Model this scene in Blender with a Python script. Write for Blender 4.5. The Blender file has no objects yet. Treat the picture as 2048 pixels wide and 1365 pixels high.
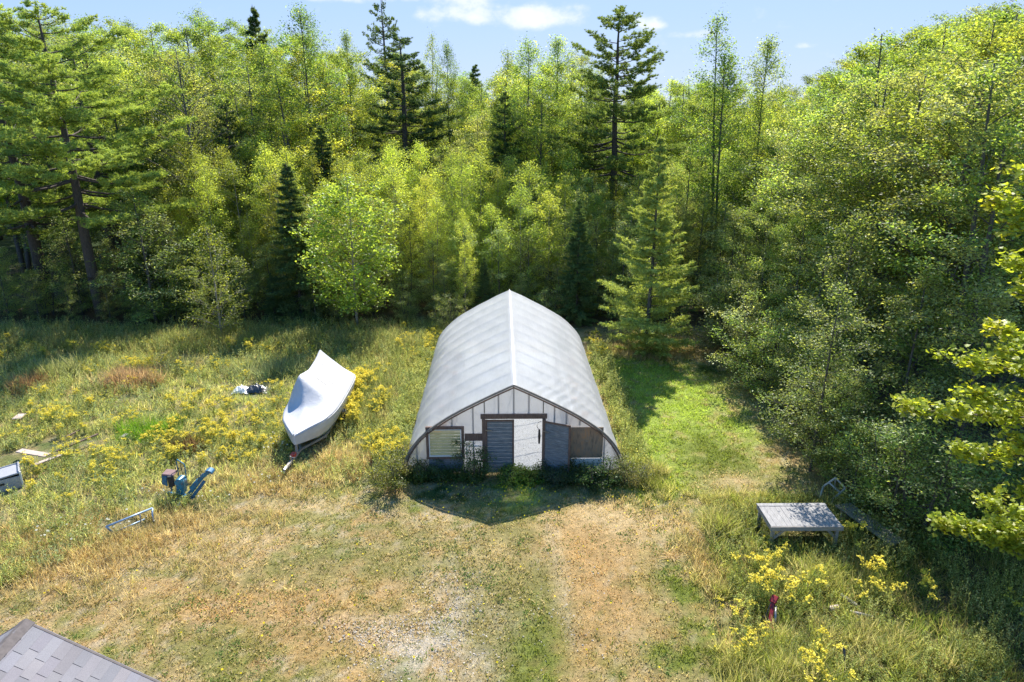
import bpy, math, random
import numpy as np
from mathutils import Vector, Matrix

# ------------------------------------------------------------------ camera, sky, sun, exposure
C = bpy.context.scene.collection
sc = bpy.context.scene
CAMZ, PITCH, FPX = 11.8, math.radians(19.0), 1365.0
cam_d = bpy.data.cameras.new('camera'); cam_d.lens = 24.0; cam_d.sensor_width = 36.0
cam_d.clip_start = 0.1; cam_d.clip_end = 8000
cam = bpy.data.objects.new('camera', cam_d); C.objects.link(cam)
cam.location = (0, 0, CAMZ); cam.rotation_euler = (math.radians(90) - PITCH, 0, 0)
sc.camera = cam
SUN_EL, SUN_AZ = math.radians(47), math.atan2(0.68, 2.94)
world = bpy.data.worlds.new('World'); sc.world = world; world.use_nodes = True
def build_world():
    nt = world.node_tree; N = nt.nodes; L = nt.links; N.clear()
    out = N.new('ShaderNodeOutputWorld'); bg = N.new('ShaderNodeBackground'); bg.inputs['Strength'].default_value = 0.15
    sky = N.new('ShaderNodeTexSky'); sky.sky_type = 'NISHITA'; sky.sun_disc = False
    sky.sun_elevation = SUN_EL; sky.sun_rotation = SUN_AZ; sky.altitude = 50; sky.air_density = 1.0; sky.dust_density = 0.6; sky.ozone_density = 2.0
    tc = N.new('ShaderNodeTexCoord')
    # soft fair weather clouds: lobes around given directions broken by noise
    noi = N.new('ShaderNodeTexNoise'); noi.inputs['Scale'].default_value = 26; noi.inputs['Detail'].default_value = 7; noi.inputs['Roughness'].default_value = 0.55
    mp = N.new('ShaderNodeMapping'); mp.inputs['Scale'].default_value = (1, 1, 1.6)
    L.new(tc.outputs['Generated'], mp.inputs['Vector']); L.new(mp.outputs['Vector'], noi.inputs['Vector'])
    def M(op, a, b=None, c=None):
        n = N.new('ShaderNodeMath'); n.operation = op
        for i, v in enumerate((a, b, c)):
            if v is None: continue
            if hasattr(v, 'links'): L.new(v, n.inputs[i])
            else: n.inputs[i].default_value = v
        return n.outputs[0]
    sep = N.new('ShaderNodeSeparateXYZ'); L.new(tc.outputs['Generated'], sep.inputs[0])
    az = M('ARCTAN2', sep.outputs['X'], sep.outputs['Y']); el = M('ARCSINE', sep.outputs['Z'])
    def lobe(px, py, wx, wy, amp=1.0):
        dx = (px - 1024) / FPX; dy = (682 - py) / FPX
        v = Vector((dx, math.cos(PITCH) + dy * math.sin(PITCH), dy * math.cos(PITCH) - math.sin(PITCH))).normalized()
        a0, e0 = math.atan2(v.x, v.y), math.asin(v.z)
        u = M('DIVIDE', M('SUBTRACT', az, a0), wx / FPX); w = M('DIVIDE', M('SUBTRACT', el, e0), wy / FPX)
        w2 = M('MULTIPLY', w, M('ADD', 1.0, M('MULTIPLY', M('LESS_THAN', w, 0.0), 0.7)))   # flat bases
        r2 = M('ADD', M('MULTIPLY', u, u), M('MULTIPLY', w2, w2))
        return M('MULTIPLY', M('MAXIMUM', M('SUBTRACT', 1.0, r2), -1.0), amp)
    tot = None
    for a in ((945, 18, 78, 46), (875, 22, 42, 40, .55), (1085, 40, 88, 34), (1298, 46, 34, 26, .8), (600, -14, 330, 22, .7), (1395, 70, 45, 9, .4),
              (1604, 92, 22, 6, .35), (150, -60, 300, 30, .9), (1000, -120, 200, 45), (1700, -160, 240, 60), (-500, 60, 260, 60, 1), (2900, 90, 240, 60, 1)):
        l = lobe(*a); tot = l if tot is None else M('MAXIMUM', tot, l)
    dens = M('ADD', tot, M('MULTIPLY', M('SUBTRACT', noi.outputs['Fac'], 0.46), 2.9))
    mr = N.new('ShaderNodeMapRange'); mr.interpolation_type = 'SMOOTHSTEP'; mr.inputs['From Min'].default_value = 0.05; mr.inputs['From Max'].default_value = 1.0; mr.inputs['To Max'].default_value = 0.85
    L.new(dens, mr.inputs['Value'])
    mr2 = N.new('ShaderNodeMapRange'); mr2.inputs['From Min'].default_value = 0.4; mr2.inputs['From Max'].default_value = 1.6
    L.new(dens, mr2.inputs['Value'])
    cc = N.new('ShaderNodeMix'); cc.data_type = 'RGBA'; cc.inputs['A'].default_value = (1.75, 2.0, 2.5, 1); cc.inputs['B'].default_value = (2.55, 2.55, 2.65, 1)
    L.new(mr2.outputs[0], cc.inputs['Factor'])
    mx = N.new('ShaderNodeMix'); mx.data_type = 'RGBA'
    def VM(op, a, b):
        n = N.new('ShaderNodeVectorMath'); n.operation = op
        for i, v in enumerate((a, b)):
            if hasattr(v, 'links'): L.new(v, n.inputs[i])
            else: n.inputs[i].default_value = v
        return n.outputs[0]
    skyc = VM('MULTIPLY', VM('DIVIDE', sky.outputs[0], VM('ADD', VM('MULTIPLY', sky.outputs[0], (.50, .50, .50)), (1, 1, 1))), (.82, .94, 1.2))
    hs = N.new('ShaderNodeHueSaturation'); hs.inputs['Saturation'].default_value = 1.42; hs.inputs['Value'].default_value = 1.24; L.new(skyc, hs.inputs['Color']); skyc = hs.outputs[0]
    L.new(mr.outputs[0], mx.inputs['Factor']); L.new(skyc, mx.inputs['A']); L.new(cc.outputs['Result'], mx.inputs['B'])
    L.new(mx.outputs['Result'], bg.inputs['Color']); L.new(bg.outputs[0], out.inputs['Surface'])
build_world()
SUNV = Vector((math.sin(SUN_AZ) * math.cos(SUN_EL), math.cos(SUN_AZ) * math.cos(SUN_EL), math.sin(SUN_EL)))
sd = bpy.data.lights.new('sun', 'SUN'); sd.energy = 3.2; sd.angle = math.radians(0.55); sd.color = (1.0, 0.95, 0.86)
sun = bpy.data.objects.new('sun', sd); C.objects.link(sun); sun.rotation_euler = SUNV.to_track_quat('Z', 'Y').to_euler()
sc.view_settings.view_transform = 'Standard'; sc.view_settings.look = 'None'; sc.view_settings.gamma = 1; sc.view_settings.exposure = 1.66
try:
    sc.cycles.max_bounces = 7; sc.cycles.transmission_bounces = 6; sc.cycles.transparent_max_bounces = 12; sc.cycles.diffuse_bounces = 4
except Exception: pass

# ------------------------------------------------------------------ measuring: where a seen point stands on the ground
def ray(px, py):
    dx = (px - 1024) / FPX; dy = (682 - py) / FPX
    return Vector((dx, math.cos(PITCH) + dy * math.sin(PITCH), dy * math.cos(PITCH) - math.sin(PITCH)))
def G(px, py, z=0.0):
    r = ray(px, py); t = (z - CAMZ) / r.z
    return Vector((r.x * t, r.y * t, z))
def AtY(px, py, Y):
    r = ray(px, py); t = Y / r.y
    return Vector((r.x * t, Y, CAMZ + r.z * t))
def px_of(x, y, z=0.0):
    depth = y * math.cos(PITCH) + (CAMZ - z) * math.sin(PITCH)
    up = -(CAMZ - z) * math.cos(PITCH) + y * math.sin(PITCH)
    return 1024 + x / depth * FPX, 682 - up / depth * FPX

# ------------------------------------------------------------------ numpy noise
def _h(ix, iy, s):
    n = (ix.astype(np.int64) * 374761393 + iy.astype(np.int64) * 668265263 + s * 974634777) & 0xffffffff
    n = ((n ^ (n >> 13)) * 1274126177) & 0xffffffff
    return ((n ^ (n >> 16)) & 0xffff) / 65535.0
def vnoise(x, y, s=0):
    x = np.asarray(x, float); y = np.asarray(y, float)
    ix = np.floor(x); iy = np.floor(y); fx = x - ix; fy = y - iy
    fx = fx * fx * (3 - 2 * fx); fy = fy * fy * (3 - 2 * fy)
    a = _h(ix, iy, s); b = _h(ix + 1, iy, s); c = _h(ix, iy + 1, s); d = _h(ix + 1, iy + 1, s)
    return (a * (1 - fx) + b * fx) * (1 - fy) + (c * (1 - fx) + d * fx) * fy
def fbm(x, y, f=1.0, o=4, s=0):
    t = 0; a = 0.5; n = 0
    for i in range(o):
        t = t + a * vnoise(np.asarray(x) * f, np.asarray(y) * f, s + i * 17); n += a; a *= .55; f *= 2.03
    return t / n
def sstep(a, b, x):
    t = np.clip((x - a) / (b - a), 0, 1); return t * t * (3 - 2 * t)

# ------------------------------------------------------------------ object helpers
def tag(o, label=None, cat=None, group=None, kind=None):
    if label: o['label'] = label
    if cat: o['category'] = cat
    if group: o['group'] = group
    if kind: o['kind'] = kind
    return o
def empty(name, loc=(0, 0, 0), rz=0.0, label=None, cat=None, group=None):
    o = bpy.data.objects.new(name, None); C.objects.link(o); o.location = loc; o.rotation_euler = (0, 0, rz); o.empty_display_size = .3
    return tag(o, label, cat, group)
def link(name, me, parent=None):
    o = bpy.data.objects.new(name, me); C.objects.link(o); o.parent = parent; return o
def copy_tree(o, parent=None, kids=None):
    c = o.copy(); C.objects.link(c); c.parent = parent
    for ch in (kids if kids is not None else [k for k in bpy.data.objects if k.parent == o]): copy_tree(ch, c, [])
    return c

class B:
    """collects polygons, becomes ONE mesh"""
    def __init__(s): s.v = []; s.f = []; s.c = []; s.n = 0
    def add(s, V, F, col=None):
        V = np.asarray(V, float).reshape(-1, 3); s.v.append(V)
        for k in F:
            k = np.asarray(k, int)
            if k.size: s.f.append(k + s.n)
        if col is None: col = (1, 1, 1)
        col = np.asarray(col, float)
        if col.ndim == 1: col = np.tile(col, (len(V), 1))
        s.c.append(col); s.n += len(V)
    def inst(s, T, TF, P, R, S, col):
        T = np.asarray(T, float); k = len(T); P = np.asarray(P, float); n = len(P)
        if n == 0: return
        S = np.asarray(S, float)
        if S.ndim == 1: S = S[:, None]
        V = np.einsum('nij,nkj->nki', R, T[None] * S[:, None, :]) + P[:, None, :]
        off = (np.arange(n) * k)[:, None, None]
        F = [(np.asarray(f, int)[None] + off).reshape(-1, np.asarray(f).shape[1]) for f in TF]
        s.add(V.reshape(-1, 3), F, np.repeat(np.asarray(col, float), k, axis=0))
    def box(s, c, size, rot=None, col=None, bev=0.0):
        x, y, z = [q / 2 for q in size]
        if bev > 0:
            b = min(bev, x * .9, y * .9, z * .9)
            P = []
            for sx in (-1, 1):
                for sy in (-1, 1):
                    for sz in (-1, 1):
                        P += [(sx * (x - b), sy * (y - b), sz * z), (sx * (x - b), sy * y, sz * (z - b)), (sx * x, sy * (y - b), sz * (z - b))]
            import bmesh
            bm = bmesh.new()
            for p in P: bm.verts.new(p)
            bmesh.ops.convex_hull(bm, input=bm.verts[:])
            bm.verts.ensure_lookup_table(); bm.verts.index_update()
            V = np.array([v.co[:] for v in bm.verts]); F = [[[v.index for v in f.verts]] for f in bm.faces]; bm.free()
        else:
            V = np.array([(i, j, k) for i in (-x, x) for j in (-y, y) for k in (-z, z)])
            F = [[(0, 1, 3, 2), (4, 6, 7, 5), (0, 4, 5, 1), (2, 3, 7, 6), (0, 2, 6, 4), (1, 5, 7, 3)]]
        if rot is not None: V = V @ np.array(rot.to_3x3()).T
        s.add(V + np.array(c, float), F, col)
    def beam(s, a, b, w, h, col=None, roll=0.0, bev=0.0):
        a = Vector(a); b = Vector(b); d = b - a
        q = d.to_track_quat('X', 'Z').to_matrix() @ Matrix.Rotation(roll, 3, 'X')
        s.box((a + b) / 2, (d.length, w, h), q, col, bev)
    def tube(s, pts, rad, n=6, col=None, cap=True):
        pts = np.asarray(pts, float); m = len(pts)
        if np.isscalar(rad): rad = [rad] * m
        t = np.gradient(pts, axis=0); t /= np.linalg.norm(t, axis=1)[:, None] + 1e-9
        ref = np.array([0, 0, 1.0]) if abs(t[0][2]) < .8 else np.array([1.0, 0, 0])
        V = []; 
        for i in range(m):
            u = np.cross(t[i], ref); u /= np.linalg.norm(u) + 1e-9; w = np.cross(t[i], u)
            ref = -np.cross(t[i], u) if False else ref
            for k in range(n):
                a = 2 * math.pi * k / n; V.append(pts[i] + rad[i] * (math.cos(a) * u + math.sin(a) * w))
        F = [(i * n + k, i * n + (k + 1) % n, (i + 1) * n + (k + 1) % n, (i + 1) * n + k) for i in range(m - 1) for k in range(n)]
        FF = [F]
        if cap: FF.append([tuple(range(n - 1, -1, -1))]); FF.append([tuple((m - 1) * n + k for k in range(n))])
        s.add(V, FF, col)
    def grid(s, P, col=None, wrap=False):
        P = np.asarray(P, float); a, b = P.shape[:2]
        F = [(i * b + j, i * b + (j + 1) % b, (i + 1) * b + (j + 1) % b, (i + 1) * b + j) for i in range(a - 1) for j in range(b if wrap else b - 1)]
        s.add(P.reshape(-1, 3), [F], col)
    def mesh(s, name, mat, smooth=False):
        V = np.concatenate(s.v); cols = np.concatenate(s.c)
        me = bpy.data.meshes.new(name); me.vertices.add(len(V)); me.vertices.foreach_set('co', V.ravel())
        tot = np.concatenate([f.ravel() for f in s.f]); sizes = np.concatenate([np.full(len(f), f.shape[1]) for f in s.f])
        me.loops.add(len(tot)); me.loops.foreach_set('vertex_index', tot.astype(np.int32))
        me.polygons.add(len(sizes)); st = np.concatenate([[0], np.cumsum(sizes)[:-1]])
        me.polygons.foreach_set('loop_start', st.astype(np.int32)); me.polygons.foreach_set('loop_total', sizes.astype(np.int32))
        me.update(calc_edges=True)
        at = me.attributes.new('col', 'FLOAT_COLOR', 'POINT')
        at.data.foreach_set('color', np.concatenate([cols, np.ones((len(cols), 1))], axis=1).astype(np.float32).ravel())
        me.polygons.foreach_set('use_smooth', np.full(len(sizes), bool(smooth)))
        me.materials.append(mat); return me
    def build(s, name, mat, parent=None, smooth=False): return link(name, s.mesh(name, mat, smooth), parent)

# ------------------------------------------------------------------ materials
class NT:
    def __init__(s, name):
        s.m = bpy.data.materials.new(name); s.m.use_nodes = True; s.t = s.m.node_tree; s.t.nodes.clear()
        s.out = s.n('ShaderNodeOutputMaterial')
    def n(s, typ, **kw):
        o = s.t.nodes.new(typ)
        for k, v in kw.items():
            if k in o.inputs.keys() if hasattr(o.inputs, 'keys') else False: s.set(o.inputs[k], v)
            else: setattr(o, k, v)
        return o
    def set(s, i, v):
        if hasattr(v, 'links'): s.t.links.new(v, i)
        else:
            if isinstance(v, tuple) and len(v) == 3 and i.type == 'RGBA': v = v + (1,)
            i.default_value = v
    def noise(s, scale, detail=5, rough=.6, vec=None, dist=0):
        n = s.n('ShaderNodeTexNoise'); n.inputs['Scale'].default_value = scale; n.inputs['Detail'].default_value = detail; n.inputs['Roughness'].default_value = rough; n.inputs['Distortion'].default_value = dist
        if vec is None: vec = s.obj()
        s.set(n.inputs['Vector'], vec); return n.outputs['Fac']
    def obj(s):
        return s.n('ShaderNodeTexCoord').outputs['Object']
    def mapping(s, scale, rot=(0, 0, 0)):
        m = s.n('ShaderNodeMapping'); m.inputs['Scale'].default_value = scale; m.inputs['Rotation'].default_value = rot; s.set(m.inputs['Vector'], s.obj()); return m.outputs[0]
    def ramp(s, f, stops):
        r = s.n('ShaderNodeValToRGB'); e = r.color_ramp.elements
        while len(e) > len(stops): e.remove(e[-1])
        while len(e) < len(stops): e.new(.5)
        for a, (p, c) in zip(e, stops): a.position = p; a.color = tuple(c) + (1,) if len(c) == 3 else c
        s.set(r.inputs[0], f); return r.outputs[0]
    def mix(s, f, a, b, blend='MIX'):
        m = s.n('ShaderNodeMix'); m.data_type = 'RGBA'; m.blend_type = blend; s.set(m.inputs['Factor'], f); s.set(m.inputs['A'], a); s.set(m.inputs['B'], b); return m.outputs['Result']
    def math(s, op, a, b=0.0):
        m = s.n('ShaderNodeMath'); m.operation = op; s.set(m.inputs[0], a); s.set(m.inputs[1], b); return m.outputs[0]
    def attr(s):
        a = s.n('ShaderNodeAttribute'); a.attribute_name = 'col'; return a.outputs['Color']
    def bump(s, h, strength=.3, dist=.02):
        b = s.n('ShaderNodeBump'); b.inputs['Strength'].default_value = strength; b.inputs['Distance'].default_value = dist; s.set(b.inputs['Height'], h); return b.outputs[0]
    def princ(s, col, rough=.6, metal=0.0, normal=None, spec=.5):
        p = s.n('ShaderNodeBsdfPrincipled'); s.set(p.inputs['Base Color'], col); s.set(p.inputs['Roughness'], rough); s.set(p.inputs['Metallic'], metal)
        p.inputs['Specular IOR Level'].default_value = spec
        if normal is not None: s.set(p.inputs['Normal'], normal)
        return p.outputs[0]
    def done(s, sh): s.t.links.new(sh, s.out.inputs['Surface']); return s.m

def leaf_mat(name, trans=.45, gloss=.06, rough=.35, hue=.02, val=.30, tt=(1.6, 1.5, .6)):
    t = NT(name); col = t.attr()
    oi = t.n('ShaderNodeObjectInfo').outputs['Random']
    h = t.n('ShaderNodeHueSaturation'); t.set(h.inputs['Color'], col)
    t.set(h.inputs['Hue'], t.math('ADD', t.math('MULTIPLY', oi, 1.9 * hue), .5 - .8 * hue))
    t.set(h.inputs['Value'], t.math('ADD', t.math('MULTIPLY', t.math('FRACT', t.math('MULTIPLY', oi, 7.31)), 2 * val), 1 - val))
    c = h.outputs[0]
    d = t.n('ShaderNodeBsdfDiffuse'); t.set(d.inputs['Color'], c)
    tr = t.n('ShaderNodeBsdfTranslucent'); t.set(tr.inputs['Color'], t.mix(1.0, c, tt, 'MULTIPLY'))
    g = t.n('ShaderNodeBsdfGlossy'); g.inputs['Roughness'].default_value = rough; g.inputs['Color'].default_value = (1, 1, 1, 1)
    m1 = t.n('ShaderNodeMixShader'); m1.inputs[0].default_value = trans; t.set(m1.inputs[1], d.outputs[0]); t.set(m1.inputs[2], tr.outputs[0])
    m2 = t.n('ShaderNodeMixShader'); m2.inputs[0].default_value = gloss; t.set(m2.inputs[1], m1.outputs[0]); t.set(m2.inputs[2], g.outputs[0])
    return t.done(m2.outputs[0])
def wood_mat(name, c1, c2, c3, scale=(1, 12, 12), rough=.85, sc_=6):
    t = NT(name); v = t.mapping(scale)
    f = t.noise(sc_, 6, .65, v, .6); f2 = t.noise(2.2, 3, .6)
    col = t.ramp(f, [(.25, c1), (.5, c2), (.75, c3)])
    col = t.mix(t.math('MULTIPLY', f2, .5), col, t.mix(1.0, col, (.55, .5, .48), 'MULTIPLY'))
    return t.done(t.princ(col, rough, normal=t.bump(f, .5, .01)))
def plain(name, col, rough=.5, metal=0.0, var=.25, sc_=7, dirt=None):
    t = NT(name); f = t.noise(sc_, 6, .65)
    dk = tuple(c * (1 - var) for c in col); lt = tuple(min(1, c * (1 + var * .5)) for c in col)
    c = t.ramp(f, [(.3, dk), (.7, lt)])
    if dirt: c = t.mix(t.ramp(t.noise(sc_ * 1.7, 8, .7), [(.52, (0, 0, 0)), (.66, (1, 1, 1))]), c, dirt)
    return t.done(t.princ(c, rough, metal, t.bump(f, .15, .005)))
def bark_mat(name, c1, c2, streak=(6, 6, 1.2), sc_=4):
    t = NT(name); f = t.noise(sc_, 7, .7, t.mapping(streak))
    return t.done(t.princ(t.ramp(f, [(.3, c1), (.7, c2)]), .9, normal=t.bump(f, .6, .02)))
M_leaf = leaf_mat('leaf', .55, .02, .4)
M_needle = leaf_mat('needle', .35, .012, .5, .01, .15)
M_grass = leaf_mat('grass_blade', .5, .006, .5, 0, 0, (1.5, 1.45, 1.0))
M_bark = bark_mat('grey_bark', (.05, .045, .04), (.16, .14, .125))
M_pinebark = bark_mat('pine_bark', (.045, .035, .03), (.13, .10, .085))
M_birchbark = bark_mat('birch_bark', (.12, .10, .09), (.42, .38, .34), (2, 2, 9), 3)
M_petal = leaf_mat('petal', .3, .01, .6, 0, 0, (1.2, 1.15, .8))

# ------------------------------------------------------------------ the ground and its colours
def seg_poly(x, y, poly):
    """signed side: True inside"""
    inside = np.zeros(np.shape(x), bool); n = len(poly)
    for i in range(n):
        x1, y1 = poly[i]; x2, y2 = poly[(i + 1) % n]
        c = ((y1 > y) != (y2 > y)) & (x < (x2 - x1) * (y - y1) / ((y2 - y1) if y2 != y1 else 1e-9) + x1)
        inside ^= c
    return inside
def gpoly(pts): return [(G(a, b).x, G(a, b).y) for a, b in pts]
MEADOW = gpoly([(-500, 1500), (-500, 1260), (0, 1185), (130, 1120), (260, 1065), (420, 1020), (560, 965), (640, 955), (720, 970), (800, 955), (850, 930), (880, 800), (905, 655), (900, 640), (600, 645), (300, 655), (-400, 640), (-1400, 700), (-1500, 1500)])
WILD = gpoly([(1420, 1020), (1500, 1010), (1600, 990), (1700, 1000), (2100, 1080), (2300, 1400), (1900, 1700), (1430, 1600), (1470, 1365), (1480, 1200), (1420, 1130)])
DRY = np.array((.49, .37, .20)); OCH = np.array((.42, .275, .12)); GRN = np.array((.15, .185, .035)); LUSH = np.array((.29, .37, .07)); OLV = np.array((.24, .215, .08)); BARE = np.array((.46, .41, .34)); LIT = np.array((.12, .095, .06)); DGR = np.array((.045, .085, .025))
BL = []   # (x, y, rx, ry, colour, weight)
def bl(px, py, rx, ry, c, w): g = G(px, py); BL.append((g.x, g.y, rx, ry, c, w))
bl(1340, 790, 2.4, 5.6, LUSH, 1.3); bl(1420, 830, 1.5, 3.0, LUSH, .9); bl(1330, 920, 1.6, 1.6, LUSH, 1.2); bl(1300, 890, 1.2, 2.4, LUSH, 1.2); bl(1240, 740, 1.6, 2.0, LUSH, 1.0); bl(1280, 985, 1.0, .8, LUSH, .55); bl(1430, 920, 1.5, 2.0, GRN, 1.1); bl(1470, 965, 1.1, .7, DRY, .6)
bl(1040, 985, .9, 1.3, LUSH, .8); bl(900, 985, 1.4, .8, DGR, .8); bl(1120, 975, .9, .8, OLV, .5)
bl(1180, 1080, 1.4, 1.7, OCH, 1.1); bl(1210, 1180, 1.3, 1.6, OCH, .9); bl(1140, 1290, 1.2, .9, OCH, .8); bl(1290, 1050, 1.5, .8, DRY, .9); bl(1220, 1035, 1.2, .6, DRY, .8)
bl(1110, 1100, .25, 2.0, DRY, .9)
for q_ in range(9): bl(640 + q_ * 28, 1238 + q_ * 10, .35, .12, BARE, .9); bl(1098 + q_ * 6, 1060 + q_ * 28, .14, .5, BARE * .8, .22)
for q_ in range(7): bl(905 + q_ * 3, 1120 + q_ * 28, .12, .5, BARE * .9, .5); bl(1010, 1180, .9, 2.0, OLV, .9); bl(1060, 1300, .6, 1.6, GRN, .5)
bl(840, 1300, .5, .8, BARE, .55); bl(770, 1270, .5, .3, BARE, .6); bl(890, 1260, .25, 1.3, BARE, .5); bl(780, 1340, .22, 1.0, BARE, .4); bl(700, 1240, 1.2, .25, BARE, .6); bl(930, 1190, .5, 1.0, BARE, .35); bl(870, 1150, .7, .5, BARE, .35); bl(210, 1140, .8, .4, BARE, .6); bl(950, 1330, .7, .5, BARE, .5); bl(1010, 1240, .5, .5, BARE, .3)
bl(500, 1210, 3.4, .9, OCH, .8); bl(430, 1080, 2.4, .7, DRY, .7); bl(600, 1150, 2.2, .6, OLV, .7); bl(760, 1120, 2.0, .9, OLV, .8); bl(720, 1190, 1.2, .7, OCH, .55); bl(600, 1010, 1.6, .5, DRY, .7); bl(820, 1060, 1.7, .6, OLV, .5); bl(640, 1280, 1.6, .7, OCH, .6); bl(380, 1300, 1.4, .6, OLV, .5); bl(1000, 1110, .8, .8, DRY, .4)
bl(1360, 1170, .8, 1.6, GRN, .8); bl(1420, 1290, .9, 1.2, GRN, .9); bl(1340, 1320, .8, .6, GRN, .7); bl(120, 1010, 1.5, 1.2, DRY, .6); bl(60, 1130, 3.0, .9, DRY, 1.3); bl(200, 1090, 1.8, .6, DRY, 1.0); bl(300, 850, 1.3, 1.0, LUSH, 1.0); bl(690, 930, 1.6, .7, OCH, .8); bl(1290, 700, 2.0, .8, OCH, .8); bl(1420, 740, 2, .8, DGR, .6)
def ground_col(x, y):
    x = np.asarray(x, float); y = np.asarray(y, float)
    n1 = fbm(x, y, .55, 4, 3); n2 = fbm(x, y, 2.3, 4, 9); n3 = fbm(x, y, 7.0, 3, 21)
    col = DRY[None] * .75 + OLV[None] * .25 + 0 * x[:, None]
    def mixc(col, c, w): w = np.broadcast_to(np.clip(w, 0, 1), x.shape)[:, None]; return col * (1 - w) + c * w
    col = mixc(col, OLV, sstep(.45, .62, n1) * .8)
    col = mixc(col, OCH, sstep(.5, .68, 1 - n2) * .7)
    col = mixc(col, GRN, sstep(.57, .70, n2) * .7)
    n4 = fbm(x, y, 1.3, 4, 61); n5 = fbm(x, y, 4.5, 3, 71)
    col = mixc(col, GRN * 1.1, sstep(.54, .64, n4) * .65); col = mixc(col, BARE * .9, sstep(.60, .70, n5) * .5)
    for bx, by, rx, ry, c, w in BL:
        d = ((x - bx) / rx) ** 2 + ((y - by) / ry) ** 2
        col = mixc(col, c, w * np.exp(-d * 1.1) * (.12 + 1.5 * sstep(.38, .6, .5 * n2 + .5 * n3) if c is BARE else .35 + 1.25 * sstep(.3, .65, .5 * n2 + .5 * n3)))
    md = seg_poly(x + (n2 - .5) * 1.2, y + (n1 - .5) * 1.2, MEADOW)
    col = np.where(md[:, None], mixc(mixc(col, DGR * 1.2 + .02, .35 + .25 * n2), DRY * .6, sstep(.5, .65, n3) * .4), col)
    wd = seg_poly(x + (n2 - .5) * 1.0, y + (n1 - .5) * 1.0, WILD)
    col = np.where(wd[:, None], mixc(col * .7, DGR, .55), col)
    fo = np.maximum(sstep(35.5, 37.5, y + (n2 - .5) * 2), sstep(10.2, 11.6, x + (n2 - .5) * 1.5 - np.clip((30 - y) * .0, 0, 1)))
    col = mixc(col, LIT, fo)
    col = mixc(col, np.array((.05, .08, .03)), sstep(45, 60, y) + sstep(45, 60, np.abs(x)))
    return col * (.55 + .45 * n3 + .45 * n5)[:, None]
def build_ground():
    def axis(lo, hi, step, far):
        a = list(np.arange(lo, hi + 1e-6, step)); s = step; l = lo
        pre = []
        while l > -far: s *= 1.7; l -= s; pre.append(l)
        s = step; h = hi; post = []
        while h < far: s *= 1.7; h += s; post.append(h)
        return np.array(pre[::-1] + a + post)
    X = axis(-34, 26, .16, 4000); Y = axis(2, 44, .16, 4000)
    gx, gy = np.meshgrid(X, Y); x = gx.ravel(); y = gy.ravel()
    near = (np.abs(x) < 60) & (np.abs(y) < 80)
    z = np.where(near, .05 * (fbm(x, y, .5, 3, 5) - .5) + .05 * (fbm(x, y, 2.5, 3, 8) - .5), 0)
    z = np.where((y > 20.2) & (y < 33) & (np.abs(x) < 3.9), -.03, z)
    V = np.stack([x, y, z], 1); nx = len(X); ny = len(Y)
    i, j = np.meshgrid(np.arange(nx - 1), np.arange(ny - 1)); a = (j * nx + i).ravel()
    F = np.stack([a, a + 1, a + nx + 1, a + nx], 1)
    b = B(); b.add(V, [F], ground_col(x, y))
    t = NT('ground'); c = t.attr()
    f = t.noise(9, 8, .75); g = t.noise(45, 4, .7)
    c = t.mix(1.0, c, t.ramp(f, [(.3, (.6, .62, .6)), (.5, (1, 1, 1)), (.72, (1.4, 1.32, 1.25))]), 'MULTIPLY')
    c = t.mix(1.0, c, t.ramp(g, [(.3, (.62, .62, .6)), (.7, (1.35, 1.33, 1.3))]), 'MULTIPLY')
    m = t.done(t.princ(c, .95, normal=t.bump(t.math('ADD', f, g), .9, .06), spec=.15))
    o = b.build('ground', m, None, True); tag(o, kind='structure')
build_ground()

rng = np.random.default_rng(7)
def rot_from(n, spin):
    """rotation matrices taking +Z to n, spun about it"""
    n = n / (np.linalg.norm(n, axis=1)[:, None] + 1e-9)
    r = np.where(np.abs(n[:, 2:3]) < .95, np.array([[0, 0, 1.0]]), np.array([[1.0, 0, 0]]))
    u = np.cross(r, n); u /= np.linalg.norm(u, axis=1)[:, None] + 1e-9; w = np.cross(n, u)
    c = np.cos(spin)[:, None]; s = np.sin(spin)[:, None]
    a = u * c + w * s; b = -u * s + w * c
    return np.stack([a, b, n], axis=2)
def rot_dir(d, roll):
    """rotation matrices taking +X to d"""
    d = d / (np.linalg.norm(d, axis=1)[:, None] + 1e-9)
    r = np.where(np.abs(d[:, 2:3]) < .95, np.array([[0, 0, 1.0]]), np.array([[0, 1.0, 0]]))
    u = np.cross(r, d); u /= np.linalg.norm(u, axis=1)[:, None] + 1e-9; w = np.cross(d, u)
    c = np.cos(roll)[:, None]; s = np.sin(roll)[:, None]
    return np.stack([d, u * c + w * s, -u * s + w * c], axis=2)
LEAF = ([(0, 0, 0), (.5, .30, .08), (1, 0, 0), (.5, -.30, .08)], [[(0, 3, 2), (0, 2, 1)]])
NEED = ([(0, -.5, 0), (0, .5, 0), (1, 0, 0)], [[(0, 1, 2)]])
BLADE = ([(-.5, 0, 0), (.5, 0, 0), (.38, .13, .5), (-.38, .13, .5), (0, .45, 1)], [[(0, 1, 2, 3)], [(3, 2, 4)]])
_mp = [(0, 0), (.12, .22), (.02, .52), (.32, .40), (.52, .56), (.60, .28), (1.0, .0), (.60, -.28), (.52, -.56), (.32, -.40), (.02, -.52), (.12, -.22)]
MAPLE = ([(.30, 0, .0)] + [(x, y, .12 * abs(y) - .05 * x) for x, y in _mp], [[(0, 1 + i, 1 + (i + 1) % 12) for i in range(12)]])

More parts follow.
